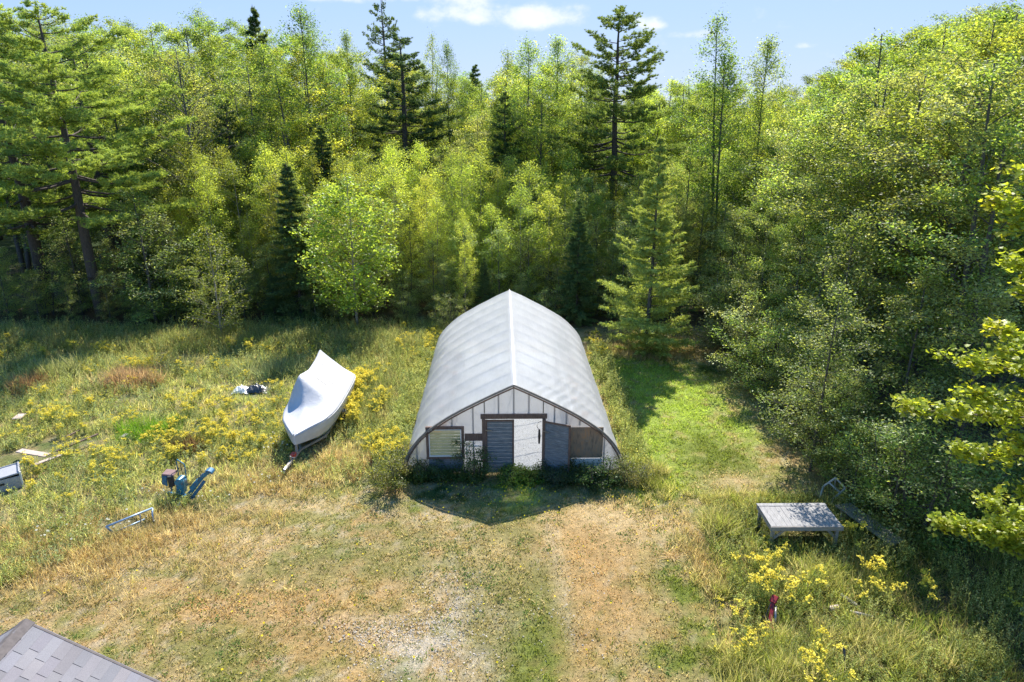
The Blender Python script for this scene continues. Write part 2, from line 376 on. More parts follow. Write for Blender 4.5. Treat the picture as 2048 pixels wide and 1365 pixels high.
def blades(b, P, hgt, wid, col, lean=.35, lean_dir=None, r=rng):
    n = len(P); sp = r.uniform(0, 2 * np.pi, n)
    nn = np.stack([r.normal(0, lean, n), r.normal(0, lean, n), np.ones(n)], 1)
    if lean_dir is not None: nn[:, :2] += lean_dir
    b.inst(BLADE[0], BLADE[1], P, rot_from(nn, sp), np.stack([wid, hgt, hgt], 1), col)

def build_lawn():
    b = B(); r = np.random.default_rng(3)
    N = 420000
    # denser where it is seen larger
    y = 6 + (36 - 6) * r.random(N) ** 1.35; x = r.uniform(-17, 11.5, N)
    keep = ~seg_poly(x, y, MEADOW) & ~((x > -3.8) & (x < 3.95) & (y > 20.4)) & (np.abs(x) < 3.5 + y * .78)
    px = x[keep]; py = y[keep]
    cl = fbm(px, py, 3.0, 3, 33)
    k2 = r.random(len(px)) < .25 + 1.1 * sstep(.35, .6, cl)
    px = px[k2]; py = py[k2]; cl = cl[k2]; n = len(px)
    g = ground_col(px, py); green = g[:, 1] / (g[:, 0] + 1e-6)
    isg = (green > 1.05)
    rnd = r.random(n)
    straw = np.array((.60, .50, .31)); 
    col = g * (.75 + .9 * rnd[:, None])
    mixs = (~isg & (rnd > .62))[:, None]; col = np.where(mixs, straw * (.6 + .5 * r.random((n, 1))), col)
    mg = (~isg & (rnd < .14))[:, None]; col = np.where(mg, np.array((.12, .17, .03)), col)
    h = np.where(isg, r.uniform(.06, .16, n), r.uniform(.035, .12, n)); w = r.uniform(.012, .026, n) * (.7 + py * .03)
    blades(b, np.stack([px, py, np.full(n, -.01)], 1), h, w, col, .65, r=r)
    o = b.build('lawn_grass', M_grass); tag(o, 'dry short lawn grass in straw and olive patches, greener right of the greenhouse', 'grass', kind='stuff')
    # low broad-leaved weeds and clover rosettes
    b = B(); N = 2600
    x = r.uniform(-13, 7.5, N); y = r.uniform(7, 24, N); cl = fbm(x, y, .9, 3, 77)
    k = ~seg_poly(x, y, MEADOW) & (r.random(N) < sstep(.40, .66, cl)) & ~((x > -3.8) & (x < 3.95) & (y > 20.4)); x = x[k]; y = y[k]
    m = 14; P = np.repeat(np.stack([x, y, np.full(len(x), .01)], 1), m, 0); n = len(P)
    a = r.uniform(0, 6.28, n); el = r.uniform(.1, .7, n); d = np.stack([np.cos(a) * np.cos(el), np.sin(a) * np.cos(el), np.sin(el)], 1)
    P = P + np.stack([r.normal(0, .07, n), r.normal(0, .07, n), np.zeros(n)], 1)
    c = np.array((.17, .25, .07)) * r.uniform(.6, 1.4, (n, 1))
    s = r.uniform(.035, .08, n)
    b.inst(LEAF[0], LEAF[1], P, rot_dir(d, r.normal(0, .3, n)), np.stack([s, s * .8, s], 1), c)
    o = b.build('lawn_weeds', M_grass); tag(o, 'low broad-leaved green weeds dotted through the dry lawn', 'weeds', kind='stuff')
    b = B(); N = 700
    g0 = G(1010, 985); x = np.concatenate([r.normal(g0.x, 1.6, 120), r.uniform(-12, 6, 160), r.normal(4.5, .8, 60)]); y = np.concatenate([r.normal(g0.y, .6, 120), r.uniform(9, 19, 160), r.normal(19, 1, 60)])
    k = ~seg_poly(x, y, MEADOW); x = x[k]; y = y[k]; n = len(x); nn = np.stack([r.normal(0, .3, n), r.normal(0, .3, n) - .3, np.ones(n)], 1)
    T = [(math.cos(i * 1.0472), math.sin(i * 1.0472), 0) for i in range(6)]
    b.inst(T, [[tuple(range(6))]], np.stack([x, y, r.uniform(.08, .14, n)], 1), rot_from(nn, x), r.uniform(.018, .03, n), np.tile((.75, .60, .02), (n, 1)))
    o = b.build('lawn_flowers', M_petal); tag(o, 'tiny yellow hawkbit flowers dotted over the lawn before the greenhouse', 'flowers', kind='stuff')
build_lawn()
def build_gravel():
    r = np.random.default_rng(12); b = B(); P = []
    for px, py, sx, sy, n in ((850, 1300, .7, .6, 900), (770, 1265, .7, .25, 350), (900, 1210, .5, .9, 350), (210, 1140, .7, .3, 200), (1130, 1200, .6, 1.6, 200)):
        g = G(px, py); P.append(np.stack([r.normal(g.x, sx, n), r.normal(g.y, sy, n), np.full(n, .012)], 1))
    P = np.concatenate(P); n = len(P); T = [(-1, -.7, -.3), (1, -.8, -.3), (.8, .9, -.3), (-.9, .8, -.3), (.1, 0, .6)]
    c = np.array((.66, .60, .52)) * r.uniform(.7, 1.25, (n, 1)); s = r.uniform(.008, .028, n)
    b.inst(T, [[(0, 1, 4), (1, 2, 4), (2, 3, 4), (3, 0, 4)]], P, rot_from(np.tile((0., 0, 1), (n, 1)) + r.normal(0, .2, (n, 3)), r.uniform(0, 6, n)), s, c)
    o = b.build('gravel', M_petal); tag(o, 'small pale stones scattered on the worn bare patches of the lawn', 'gravel', kind='stuff')
build_gravel()

# ------------------------------------------------------------------ meadow
def clump_grass(b, x, y, hmin, hmax, colfn, per, spread, wid, lean, r, lean_dir=None):
    n0 = len(x); P = np.repeat(np.stack([x, y, np.zeros(n0)], 1), per, 0); n = len(P)
    P[:, 0] += r.normal(0, spread, n); P[:, 1] += r.normal(0, spread, n)
    c = np.repeat(colfn(n0), per, 0) * r.uniform(.65, 1.35, (n, 1))
    hs = np.repeat(r.uniform(hmin, hmax, n0), per) * r.uniform(.6, 1.1, n)
    ld = None if lean_dir is None else lean_dir
    blades(b, P, hs, np.full(n, wid) * r.uniform(.7, 1.3, n), c, lean, ld, r)
def leafy(b, x, y, h, colfn, stems, per, ls, spread, r, narrow=.55, up=.5):
    """leafy stems: clumps of small leaves up thin stems"""
    n0 = len(x); m = stems * per
    i = np.repeat(np.arange(n0), m); st = np.tile(np.repeat(np.arange(stems), per), n0) + i * stems
    ns = n0 * stems; bx = r.normal(0, spread, ns); by = r.normal(0, spread, ns); tx = bx + r.normal(0, .14, ns); ty = by + r.normal(0, .14, ns); hh = np.repeat(h, stems) * r.uniform(.65, 1.05, ns)
    n = len(i); t = r.random(n) ** .8 * .92 + .08
    P = np.stack([x[i] + bx[st] * (1 - t) + tx[st] * t, y[i] + by[st] * (1 - t) + ty[st] * t, hh[st] * t], 1)
    a = r.uniform(0, 6.28, n); el = r.normal(up, .35, n)
    d = np.stack([np.cos(a) * np.cos(el), np.sin(a) * np.cos(el), np.sin(el)], 1)
    c = np.repeat(colfn(n0), m, 0) * r.uniform(.6, 1.4, (n, 1)); s = ls * r.uniform(.7, 1.3, n) * (1.15 - .5 * t)
    b.inst(LEAF[0], LEAF[1], P, rot_dir(d, r.normal(0, .5, n)), np.stack([s, s * narrow, s], 1), c)
    # stems
    sx = np.repeat(x, stems); sy = np.repeat(y, stems); o = np.stack([sx + bx, sy + by, np.zeros(ns)], 1); e = np.stack([sx + tx, sy + ty, hh], 1)
    d = e - o; L = np.linalg.norm(d, axis=1)
    b.inst([(0, -.5, 0), (0, .5, 0), (1, .3, 0), (1, -.3, 0)], [[(0, 1, 2, 3)]], o, rot_dir(d, r.uniform(0, 3, ns)), np.stack([L, np.full(ns, .012), np.ones(ns)], 1), np.tile((.12, .13, .04), (ns, 1)))
    return e
def mixcols(cols, r, jit=.25):
    cols = np.array(cols)
    return lambda n: cols[r.integers(0, len(cols), n)] * r.uniform(1 - jit, 1 + jit, (n, 1))
GRASSC = [(.62, .58, .29), (.52, .52, .22), (.64, .54, .31), (.42, .46, .15), (.54, .55, .22)]
WEEDC = [(.44, .48, .19), (.37, .43, .15), (.49, .51, .24), (.28, .34, .13), (.54, .53, .17)]
def inside_pts(n, x0, x1, y0, y1, poly, r, holes=True):
    x = r.uniform(x0, x1, n); y = r.uniform(y0, y1, n); k = seg_poly(x, y, poly)
    return x[k], y[k]
def not_on(x, y, spots):
    k = np.ones(len(x), bool)
    for cx, cy, rx, ry in spots: k &= ((x - cx) / rx) ** 2 + ((y - cy) / ry) ** 2 > 1
    return k
_hoe = G(365, 995); _tarp = G(508, 778)
CLEAR = [(-7.45, 23.6, .62, 2.5), (_hoe.x, _hoe.y + .1, .45, .25), (_tarp.x, _tarp.y - .3, .8, .7), (G(75, 905).x, G(75, 905).y - .3, 1.3, .9), (G(155, 885).x, G(155, 885).y - .2, 1.4, .6), (G(25, 965).x, G(25, 965).y - .5, .9, .7), (G(260, 1045).x, G(260, 1045).y - .2, 1.0, .35)]
def build_meadow():
    r = np.random.default_rng(11)
    b = B()
    x, y = inside_pts(9500, -36, -3, 12, 37.5, MEADOW, r); k = not_on(x, y, CLEAR); x = x[k]; y = y[k]
    clump_grass(b, x, y, .16, .48, mixcols(GRASSC, r), 15, .11, .018, .40, r)
    # dry straw fringe along the mown edge
    for px, py, sx, sy, n in ((60, 1130, 2.6, .8, 420), (180, 1080, 1.6, .5, 230), (330, 1045, 1.6, .35, 170), (500, 975, 1.6, .4, 150), (660, 925, 1.4, .6, 320), (560, 950, .8, .35, 100), (1400, 1120, .25, 1.0, 80), (1290, 705, 1.8, .7, 220), (1240, 900, .3, 2.6, 90)):
        g = G(px, py); x = r.normal(g.x, sx, n); y = r.normal(g.y, sy, n)
        k = not_on(x, y, CLEAR) & ~((np.abs(x) < 3.9) & (y > 20.4)); x = x[k]; y = y[k]
        clump_grass(b, x, y, .16, .42, mixcols([(.54, .43, .24), (.48, .36, .19), (.52, .44, .27), (.38, .34, .15)], r), 22, .13, .016, .45, r)
    # tall tawny patches in the meadow and rank grass at the wood's edge
    for px, py, sx, sy, n in ((560, 690, 5.0, .7, 500), (900, 640, 1.5, .6, 100), (150, 690, 4.0, .8, 260), (790, 700, 1.4, 1.2, 200), (740, 800, .9, 1.8, 160)):
        g = G(px, py); x = r.normal(g.x, sx, n); y = r.normal(g.y, sy, n); k = not_on(x, y, CLEAR) & (x < -3.95) & (y < 37.5); x = x[k]; y = y[k]
        clump_grass(b, x, y, .45, .85, mixcols([(.30, .30, .13), (.22, .27, .08), (.36, .33, .15)], r), 26, .17, .02, .3, r)
    o = b.build('meadow_grass', M_grass); tag(o, 'tall rough meadow grass, straw and green, left of the greenhouse', 'grass', kind='stuff')
    b = B()
    x, y = inside_pts(8200, -36, -3, 12, 37.5, MEADOW, r); n1 = fbm(x, y, .45, 3, 41)
    k = not_on(x, y, CLEAR) & (n1 + r.normal(0, .06, len(x)) > .41); x = x[k]; y = y[k]
    leafy(b, x, y, r.uniform(.22, .62, len(x)) * (1 + .4 * sstep(24, 33, y)), mixcols(WEEDC + [(.34, .41, .24), (.30, .38, .20)], r), 5, 14, .085, .13, r)
    o = b.build('meadow_weeds', M_grass); tag(o, 'soft green leafy weeds filling the meadow between the goldenrod', 'weeds', kind='stuff')
    # right-hand rough corner
    b = B()
    x, y = inside_pts(3400, 3, 17, 5, 19, WILD, r); tb = [(8.2, 16.9, 1.15, .65), (10.1, 17, .22, .8)]; k = not_on(x, y, tb); x = x[k]; y = y[k]
    clump_grass(b, x, y, .20, .55, mixcols([(.30, .30, .09), (.20, .26, .06), (.40, .34, .15), (.16, .22, .05)], r), 18, .12, .015, .55, r)
    for px, py, sx, sy, n, h in ((1500, 1345, .5, .35, 26, .8), (1440, 1190, .25, .2, 9, .5), (1437, 1055, .22, .3, 22, .85), (1640, 1160, .7, .4, 60, .6), (1690, 1300, .9, .5, 70, .6), (1560, 1380, .6, .3, 30, .8), (1500, 1010, .9, .3, 60, .4), (1300, 960, .4, .5, 40, .6)):
        g = G(px, py); x = r.normal(g.x, sx, n); y = r.normal(g.y, sy, n)
        clump_grass(b, x, y, h * .6, h * 1.1, mixcols([(.42, .40, .16), (.30, .34, .08), (.46, .42, .22)], r), 45, .08, .016, .55, r)
    o = b.build('rough_grass', M_grass); tag(o, 'long arching grass in the rough corner around the wooden table', 'grass', kind='stuff')
    b = B()
    x, y = inside_pts(2900, 3, 17, 5, 19, WILD, r); n1 = fbm(x, y, .6, 3, 55); k = not_on(x, y, tb) & (n1 > .43); x = x[k]; y = y[k]
    leafy(b, x, y, r.uniform(.25, .6, len(x)) * (1 + .8 * sstep(8, 12, x)), mixcols(WEEDC, r), 5, 16, .075, .14, r, .45)
    o = b.build('rough_weeds', M_grass); tag(o, 'green leafy weeds in the rough corner below the wooden table', 'weeds', kind='stuff')
    # weeds along the greenhouse flanks and front
    b = B()
    n = 260; x = np.concatenate([r.uniform(-4.6, -3.9, n), r.uniform(4.05, 4.7, n)]); y = r.uniform(20.5, 33, 2 * n)
    leafy(b, x, y, r.uniform(.3, .8, 2 * n), mixcols(WEEDC, r), 6, 16, .09, .15, r)
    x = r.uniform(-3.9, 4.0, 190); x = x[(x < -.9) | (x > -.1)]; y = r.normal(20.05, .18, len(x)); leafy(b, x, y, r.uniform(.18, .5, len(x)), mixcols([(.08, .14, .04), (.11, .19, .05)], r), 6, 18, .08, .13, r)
    x = r.uniform(-.1, 1.1, 24); y = r.normal(20.0, .25, 24); leafy(b, x, y, r.uniform(.15, .35, 24), mixcols([(.14, .26, .05), (.18, .30, .05)], r), 6, 20, .09, .13, r)
    o = b.build('greenhouse_weeds', M_grass); tag(o, 'green weeds growing along the foot of the plastic greenhouse', 'weeds', kind='stuff')
build_meadow()

# goldenrod clumps: counted one by one
def goldenrod_proto(seed, h, stems, spread, full):
    r = np.random.default_rng(seed); b = B()
    e = leafy(b, np.array([0.]), np.array([0.]), np.array([h]), mixcols([(.24, .31, .09), (.20, .27, .08)], r, .1), stems, 26, .10, spread, r, .38, .35)
    fol = b.mesh('foliage', M_grass); b = B()
    for p in e:
        b.tube([(0, 0, .0), (p[0] * .6, p[1] * .6, p[2] * .5), tuple(p)], .006, 3, (.2, .25, .08), False)
        k = full; nb = 5
        for _ in range(nb):
            a = r.uniform(0, 6.28); d = np.array([math.cos(a), math.sin(a), .25]); t = r.random((k, 1))
            P = p + np.array([0, 0, .06]) - np.array([0, 0, .10]) * r.random() + d * t * .15 + r.normal(0, .018, (k, 3)) - np.array([0, 0, .05]) * t ** 2
            nn = r.normal(0, .6, (k, 3)) + np.array([0, 0, 1]); c = np.array((.88, .75, .10)) * r.uniform(.6, 1.15, (k, 1))
            b.inst([(-1, -1, 0), (1, -1, 0), (1, 1, .2), (-1, 1, 0)], [[(0, 1, 2, 3)]], P, rot_from(nn, r.uniform(0, 3, k)), r.uniform(.012, .022, k), c)
    return fol, b.mesh('flower_plumes', M_petal)
GP = [goldenrod_proto(s, h, st, sp, fl) for s, h, st, sp, fl in ((1, .8, 9, .20, 9), (2, .95, 12, .26, 8), (3, .65, 7, .22, 8), (4, .85, 14, .32, 7))]
def goldenrod(x, y, k, s, label, group):
    t = empty('goldenrod', (x, y, 0), random.uniform(0, 6.28), label, 'goldenrod', group); t.scale = (s, s, s)
    link('foliage', GP[k][0], t); link('flower_plumes', GP[k][1], t); return t
GR = []
random.seed(5)
GSPOTS = [  # px, py, spread x (m), spread y (m), count, where
    ((460, 705), 5.0, .5, 20, 'below the dark wood edge', 'goldenrod in the band below the wood'),
    ((330, 740), 2.4, 1.1, 24, 'behind the tawny dock patch', 'goldenrod in the upper meadow'),
    ((60, 715), 3.0, .9, 14, 'at the far left meadow', 'goldenrod at the far left'),
    ((480, 830), 1.9, 1.7, 34, 'left of the covered boat', 'goldenrod left of the boat'),
    ((470, 905), 1.4, .9, 20, 'above the blue digger arm', 'goldenrod near the blue digger'),
    ((210, 900), 2.6, 1.0, 24, 'above the blue pipe frame', 'goldenrod in the middle meadow'),
    ((120, 960), 2.2, .8, 16, 'beside the grey tub', 'goldenrod beside the grey tub'),
    ((120, 840), 2.4, 1.2, 16, 'around the old planks', 'goldenrod around the planks'),
    ((705, 800), .45, 1.5, 30, 'right of the covered boat', 'goldenrod right of the boat'),
    ((668, 850), .3, .45, 9, 'at the bow end right of the boat', 'goldenrod right of the boat bow'),
    ((860, 690), .7, 1.6, 26, 'along the greenhouse left flank', 'goldenrod along the greenhouse'),
    ((790, 900), .7, .45, 16, 'at greenhouse left front corner', 'goldenrod at the greenhouse corner'),
]
for (px, py), sx, sy, n, where, grp in GSPOTS:
    g = G(px, py); c = 0; tries = 0
    while c < n and tries < 400:
        tries += 1
        x = random.gauss(g.x, sx); y = random.gauss(g.y, sy)
        if not not_on(np.array([x]), np.array([y]), CLEAR)[0] or x > -3.95 or y > 37: continue
        o_ = goldenrod(x, y, random.randrange(4), random.uniform(.8, 1.1) if 'right of the covered' in where else random.uniform(.42, .78), 'yellow goldenrod clump ' + where, grp); c += 1
        GR.append((o_, 'goldenrod clump', 'in ' + ('farthest' if y > g.y + 1.1 * sy else 'far' if y > g.y + .4 * sy else 'middle' if y > g.y - .25 * sy else 'near' if y > g.y - .8 * sy else 'nearest') + ' row', ' '.join(where.split()[:7]), x / (y * .95 + 4)))
for px, py, k, s, lab in ((1513, 1180, 1, 1.0, 'goldenrod clump with a broad yellow head, left of the pair above the red jack'), (1512, 1135, 0, .8, 'small bright goldenrod clump just below the wooden table front left'), (1535, 1115, 2, .9, 'goldenrod clump under the front edge of the wooden table'), (1578, 1190, 3, 1.05, 'tall drooping goldenrod clump above and right of the red jack'),
    (1530, 1080, 2, .6, 'few yellow sprays beside the left front leg of the wooden table'), (1560, 1085, 2, .55, 'few yellow sprays below the middle of the wooden table'), (1700, 1070, 0, .85, 'shaded goldenrod between table leg and plank bench'), (1735, 1150, 1, .9, 'shaded goldenrod with upright yellow spikes below the plank bench'), (1740, 1175, 2, 1.0, 'shaded goldenrod with long arching yellow sprays below the plank bench'),
    (1625, 1345, 3, .95, 'bright goldenrod clump at the bottom edge of the rough corner'), (1470, 1230, 2, .75, 'low goldenrod clump left of the red jack'), (1500, 1290, 3, .75, 'low goldenrod clump below left of the red jack'), (1850, 1180, 0, .8, 'dim goldenrod standing alone in deep shade under the maple'), (2025, 1220, 2, .8, 'dim goldenrod near the right edge of the photo'), (1690, 1000 , 2, .5, 'small goldenrod behind the table beside the white frame')):
    g = G(px, py + 22 * s); goldenrod(g.x, g.y, k, s, lab, None)
for i, (px, py) in enumerate(((1180, 700), (1190, 725), (1175, 680))):
    g = G(px, py); goldenrod(g.x + .25, g.y, i, .8, ('middle', 'nearest', 'farthest')[i] + ' goldenrod clump against the far right flank of the greenhouse', 'goldenrod at the far right flank')

def simple_plant(name, label, cat, loc, fn, mat=None, group=None):
    b = B(); fn(b, np.random.default_rng(abs(hash(label)) % 1000 if False else sum(map(ord, label)) % 9973)); o = b.build(name, mat or M_grass); o.location = loc; tag(o, label, cat, group); return o
def dock(b, r):
    x = r.normal(0, .62, 75); y = r.normal(0, .5, 75)
    clump_grass(b, x, y, .5, .95, mixcols([(.36, .24, .15), (.46, .32, .20), (.52, .40, .26), (.28, .18, .11)], r), 30, .12, .02, .28, r)
simple_plant('dock_patch', 'large rusty brown patch of dried dock in the upper meadow', 'dried plant', G(268, 765), dock)
simple_plant('dock_patch', 'smaller rusty dried plant patch at the far left of the meadow', 'dried plant', G(55, 775), lambda b, r: clump_grass(b, r.normal(0, .4, 36), r.normal(0, .35, 36), .4, .8, mixcols([(.36, .22, .12), (.46, .30, .16)], r), 28, .12, .02, .3, r))
simple_plant('dock_patch', 'dark brown seedy clump right of the bright green grass tuft', 'dried plant', G(375, 895), lambda b, r: clump_grass(b, r.normal(0, .25, 26), r.normal(0, .25, 26), .4, .7, mixcols([(.20, .12, .07), (.26, .17, .08), (.14, .15, .05)], r), 28, .12, .02, .3, r))
simple_plant('grass_tuft', 'bright lime green grass tuft in the middle of the meadow', 'grass tuft', G(300, 868), lambda b, r: clump_grass(b, r.normal(0, .55, 80), r.normal(0, .42, 80), .35, .6, mixcols([(.20, .36, .03), (.16, .31, .03)], r, .15), 30, .12, .018, .35, r))
simple_plant('reed_clump', 'pale arching reed clump at the top left of the meadow', 'reeds', G(130, 745), lambda b, r: clump_grass(b, r.normal(0, .9, 60), r.normal(0, .5, 60), .6, 1.0, mixcols([(.38, .38, .20), (.28, .32, .12)], r), 30, .14, .022, .5, r))
simple_plant('reed_clump', 'silvery green arching reed clump behind the black tarpaulin', 'reeds', G(540, 745), lambda b, r: clump_grass(b, r.normal(0, 1.0, 60), r.normal(0, .45, 60), .5, .85, mixcols([(.34, .36, .20), (.26, .31, .14)], r), 30, .14, .022, .5, r))
def qal(b, r, n, sx, sy):
    x = r.normal(0, sx, n); y = r.normal(0, sy, n)
    e = leafy(b, x, y, r.uniform(.5, .75, n), mixcols([(.16, .2, .07)], r), 1, 6, .06, .02, r)
    T = [(math.cos(i * .785), math.sin(i * .785), 0) for i in range(8)]
    nn = np.stack([r.normal(0, .25, n), r.normal(-.15, .2, n), np.ones(n)], 1)
    b.inst(T, [[tuple(range(8))]], e, rot_from(nn, x), r.uniform(.018, .036, n), np.tile((.62, .62, .56), (n, 1)))
for px, py, n, sx, sy, lab in ((560, 880, 22, .35, .5, 'white wild carrot flowers in the shade left of the boat trailer'), (420, 1000 , 8, .3, .2, 'white wild carrot flowers right of the blue digger'), (150, 1065, 14, .35, .3, 'white wild carrot flowers in straw left of the blue rail frame'), (300, 990, 10, .3, .3, 'white wild carrot flowers left of the blue digger'), (250, 1048, 9, .35, .12, 'white wild carrot flowers poking through the blue rail frame'), (540, 960, 12, .5, .2, 'white wild carrot flowers in the straw below the boat trailer tongue')):
    simple_plant('wild_carrot', lab, 'wild carrot', G(px, py + 25), lambda b, r: qal(b, r, n, sx, sy))

# ------------------------------------------------------------------ trees
def env(shape, t):
    t = np.asarray(t, float)
    if shape == 'cone': return np.minimum(1, (t + .04) / .22) ** .6 * (1 - t) ** .75 * 1.05 + .04
    if shape == 'birch': return np.minimum(1, (t + .06) / .35) ** .6 * (1 - t ** 2.2) ** .8 * .95 + .05
    return np.clip(np.sin(np.pi * np.clip(t * .83 + .12, 0, 1)), 0, 1) ** .65
def limb(p0, p1, sag, m=5):
    t = np.linspace(0, 1, m)[:, None]; p = p0 * (1 - t) + p1 * t; p[:, 2] += (sag * np.sin(np.pi * t[:, 0])); return p
def decid(name, seed, H, R, base, shape, limbs, subs, lpc, leaf, cols, bark, tr=.13, crad=.30, T=LEAF, droop=0.0, lean=0.0, nar=.9, flat=.55, multi=1, gaps=0.0):
    r = np.random.default_rng(seed); w = B(); lf = B()
    cols = np.array(cols)
    for mstem in range(multi):
        a0 = r.uniform(0, 6.28); off = 0 if multi == 1 else .25
        ts = np.linspace(0, 1, 9); spread = 0 if multi == 1 else R * .35
        tp = np.stack([off * math.cos(a0) + spread * ts * math.cos(a0) + np.cumsum(r.normal(0, .02 * H / 9, 9)) + lean * ts ** 2, off * math.sin(a0) + spread * ts * math.sin(a0) + np.cumsum(r.normal(0, .02 * H / 9, 9)), ts * H * .97 * (1 if mstem == 0 else r.uniform(.75, .95))], 1)
        w.tube(tp, list(tr * (1 - ts * .9) + .008), 6)
        def trunk_at(z):
            return np.array([np.interp(z, tp[:, 2], tp[:, 0]), np.interp(z, tp[:, 2], tp[:, 1]), z])
        Ht = tp[-1, 2]; nl = max(6, int(limbs / multi)); CC = []; CO = []
        for i in range(nl):
            t = (i + r.uniform(0, 1)) / nl; zt = base + t * (Ht - base)
            rr = R * float(env(shape, t)) * r.uniform(.7, 1.15) * (1 if multi == 1 else .75)
            if r.random() < gaps: continue
            ph = i * 2.39996 + r.uniform(-.5, .5)
            z0 = max(base * .75, zt - rr * r.uniform(.45, .95)); z0 = min(z0, Ht * .97)
            p0 = trunk_at(z0); c = trunk_at(min(zt, Ht)); p1 = c + np.array([rr * math.cos(ph), rr * math.sin(ph), 0])
            L = limb(p0, p1, rr * .10 - droop * rr); w.tube(L, list(np.linspace(tr * .32 * (1 - t * .6), .008, 5)), 4, cap=False)
            ns = max(3, int(subs * (.4 + .6 * rr / R)))
            for k in range(ns):
                s = r.uniform(.28, 1.0) if k else 1.0
                q = np.array([np.interp(s, np.linspace(0, 1, 5), L[:, d]) for d in range(3)])
                dirn = (p1 - p0) / (np.linalg.norm(p1 - p0) + 1e-6) + r.normal(0, .75, 3); dirn[2] = dirn[2] * .6 + .22 - droop; dirn /= np.linalg.norm(dirn)
                q2 = q + dirn * (rr * .34 + .12) * r.uniform(.4, 1.1)
                w.tube([q, (q + q2) / 2 + [0, 0, .03], q2], [.012, .008, .004], 3, cap=False)
                tint = cols[r.integers(len(cols))] * r.uniform(.75, 1.25)
                for e in (.5, .8, 1.05): CC.append(q * (1 - e) + q2 * e); CO.append(tint)
        for e in range(5): CC.append(trunk_at(Ht) + r.normal(0, .10, 3) - [0, 0, .18 * e]); CO.append(cols[0])
        CC = np.array(CC); CO = np.array(CO); n = len(CC) * lpc
        P = np.repeat(CC, lpc, 0) + r.normal(0, crad, (n, 3)) * np.array([1, 1, flat])
        nn = np.stack([r.normal(0, .65, n), r.normal(0, .65, n), np.ones(n)], 1)
        c = np.repeat(CO, lpc, 0) * r.uniform(.55, 1.45, (n, 1)); s = leaf * r.uniform(.65, 1.25, n)
        lf.inst(T[0], T[1], P, rot_from(nn, r.uniform(0, 6.28, n)), np.stack([s, s * nar, s], 1), c)
    return (name, H, w.mesh('trunk', bark, True), lf.mesh('crown', M_leaf))
def spruce(name, seed, H, R, base, cols, whorl=.32, nb=7, fine=.14, droop=.25, dens=1.0, bark=None, needle=(.13, .035), up=0.0, pw=.8):
    r = np.random.default_rng(seed); w = B(); lf = B(); cols = np.array(cols)
    ts = np.linspace(0, 1, 8); w.tube(np.stack([np.cumsum(r.normal(0, .01, 8)), np.cumsum(r.normal(0, .01, 8)), ts * H], 1), list(.018 * H * .6 * (1 - ts) + .01), 6)
    z = base
    while z < H * .985:
        t = (z - base) / (H - base); rr = R * (1 - t) ** pw * (.55 + .45 * min(1, t / .12 + .3)) + .05
        for k in range(nb if t < .85 else 5):
            ph = r.uniform(0, 6.28); L = rr * r.uniform(.6, 1.1)
            p0 = np.array([0, 0, z + r.normal(0, .06)]); p1 = p0 + np.array([L * math.cos(ph), L * math.sin(ph), L * (up - droop * (1 - t) + .25 * t)])
            pts = limb(p0, p1, -L * .06, 4); w.tube(pts, [.018 * (1 - t) + .006, .012, .008, .004], 3, cap=False)
            m = int(L / fine * 9 * dens) + 6
            s = r.uniform(.12, 1, m) ** .8; q = p0 + (p1 - p0) * s[:, None]; q[:, 2] += -L * .06 * np.sin(np.pi * s)
            side = np.where(r.random(m) < .5, 1, -1) * r.uniform(.6, 1.3, m); ang = ph + side
            bl_ = L * .36 * (1.1 - s * .75) * r.uniform(.3, 1.0, m)
            d = np.stack([np.cos(ang), np.sin(ang), r.normal(-.15 + up, .22, m)], 1)
            kk = 7
            for j in range(kk):
                e = r.uniform(0, 1, m)[:, None]; P = q + d * bl_[:, None] * e
                dd = d + r.normal(0, .55, (m, 3)); sz = r.uniform(.7, 1.3, m)
                c = cols[r.integers(len(cols))] * r.uniform(.65, 1.35, (m, 1))
                lf.inst(NEED[0], NEED[1], P, rot_dir(dd, r.uniform(0, 3.1, m)), np.stack([needle[0] * sz, needle[1] * sz, sz], 1), c)
        z += whorl * r.uniform(.7, 1.3) * (1.1 - .5 * t)
    return (name, H, w.mesh('trunk', bark or M_pinebark, True), lf.mesh('crown', M_needle))
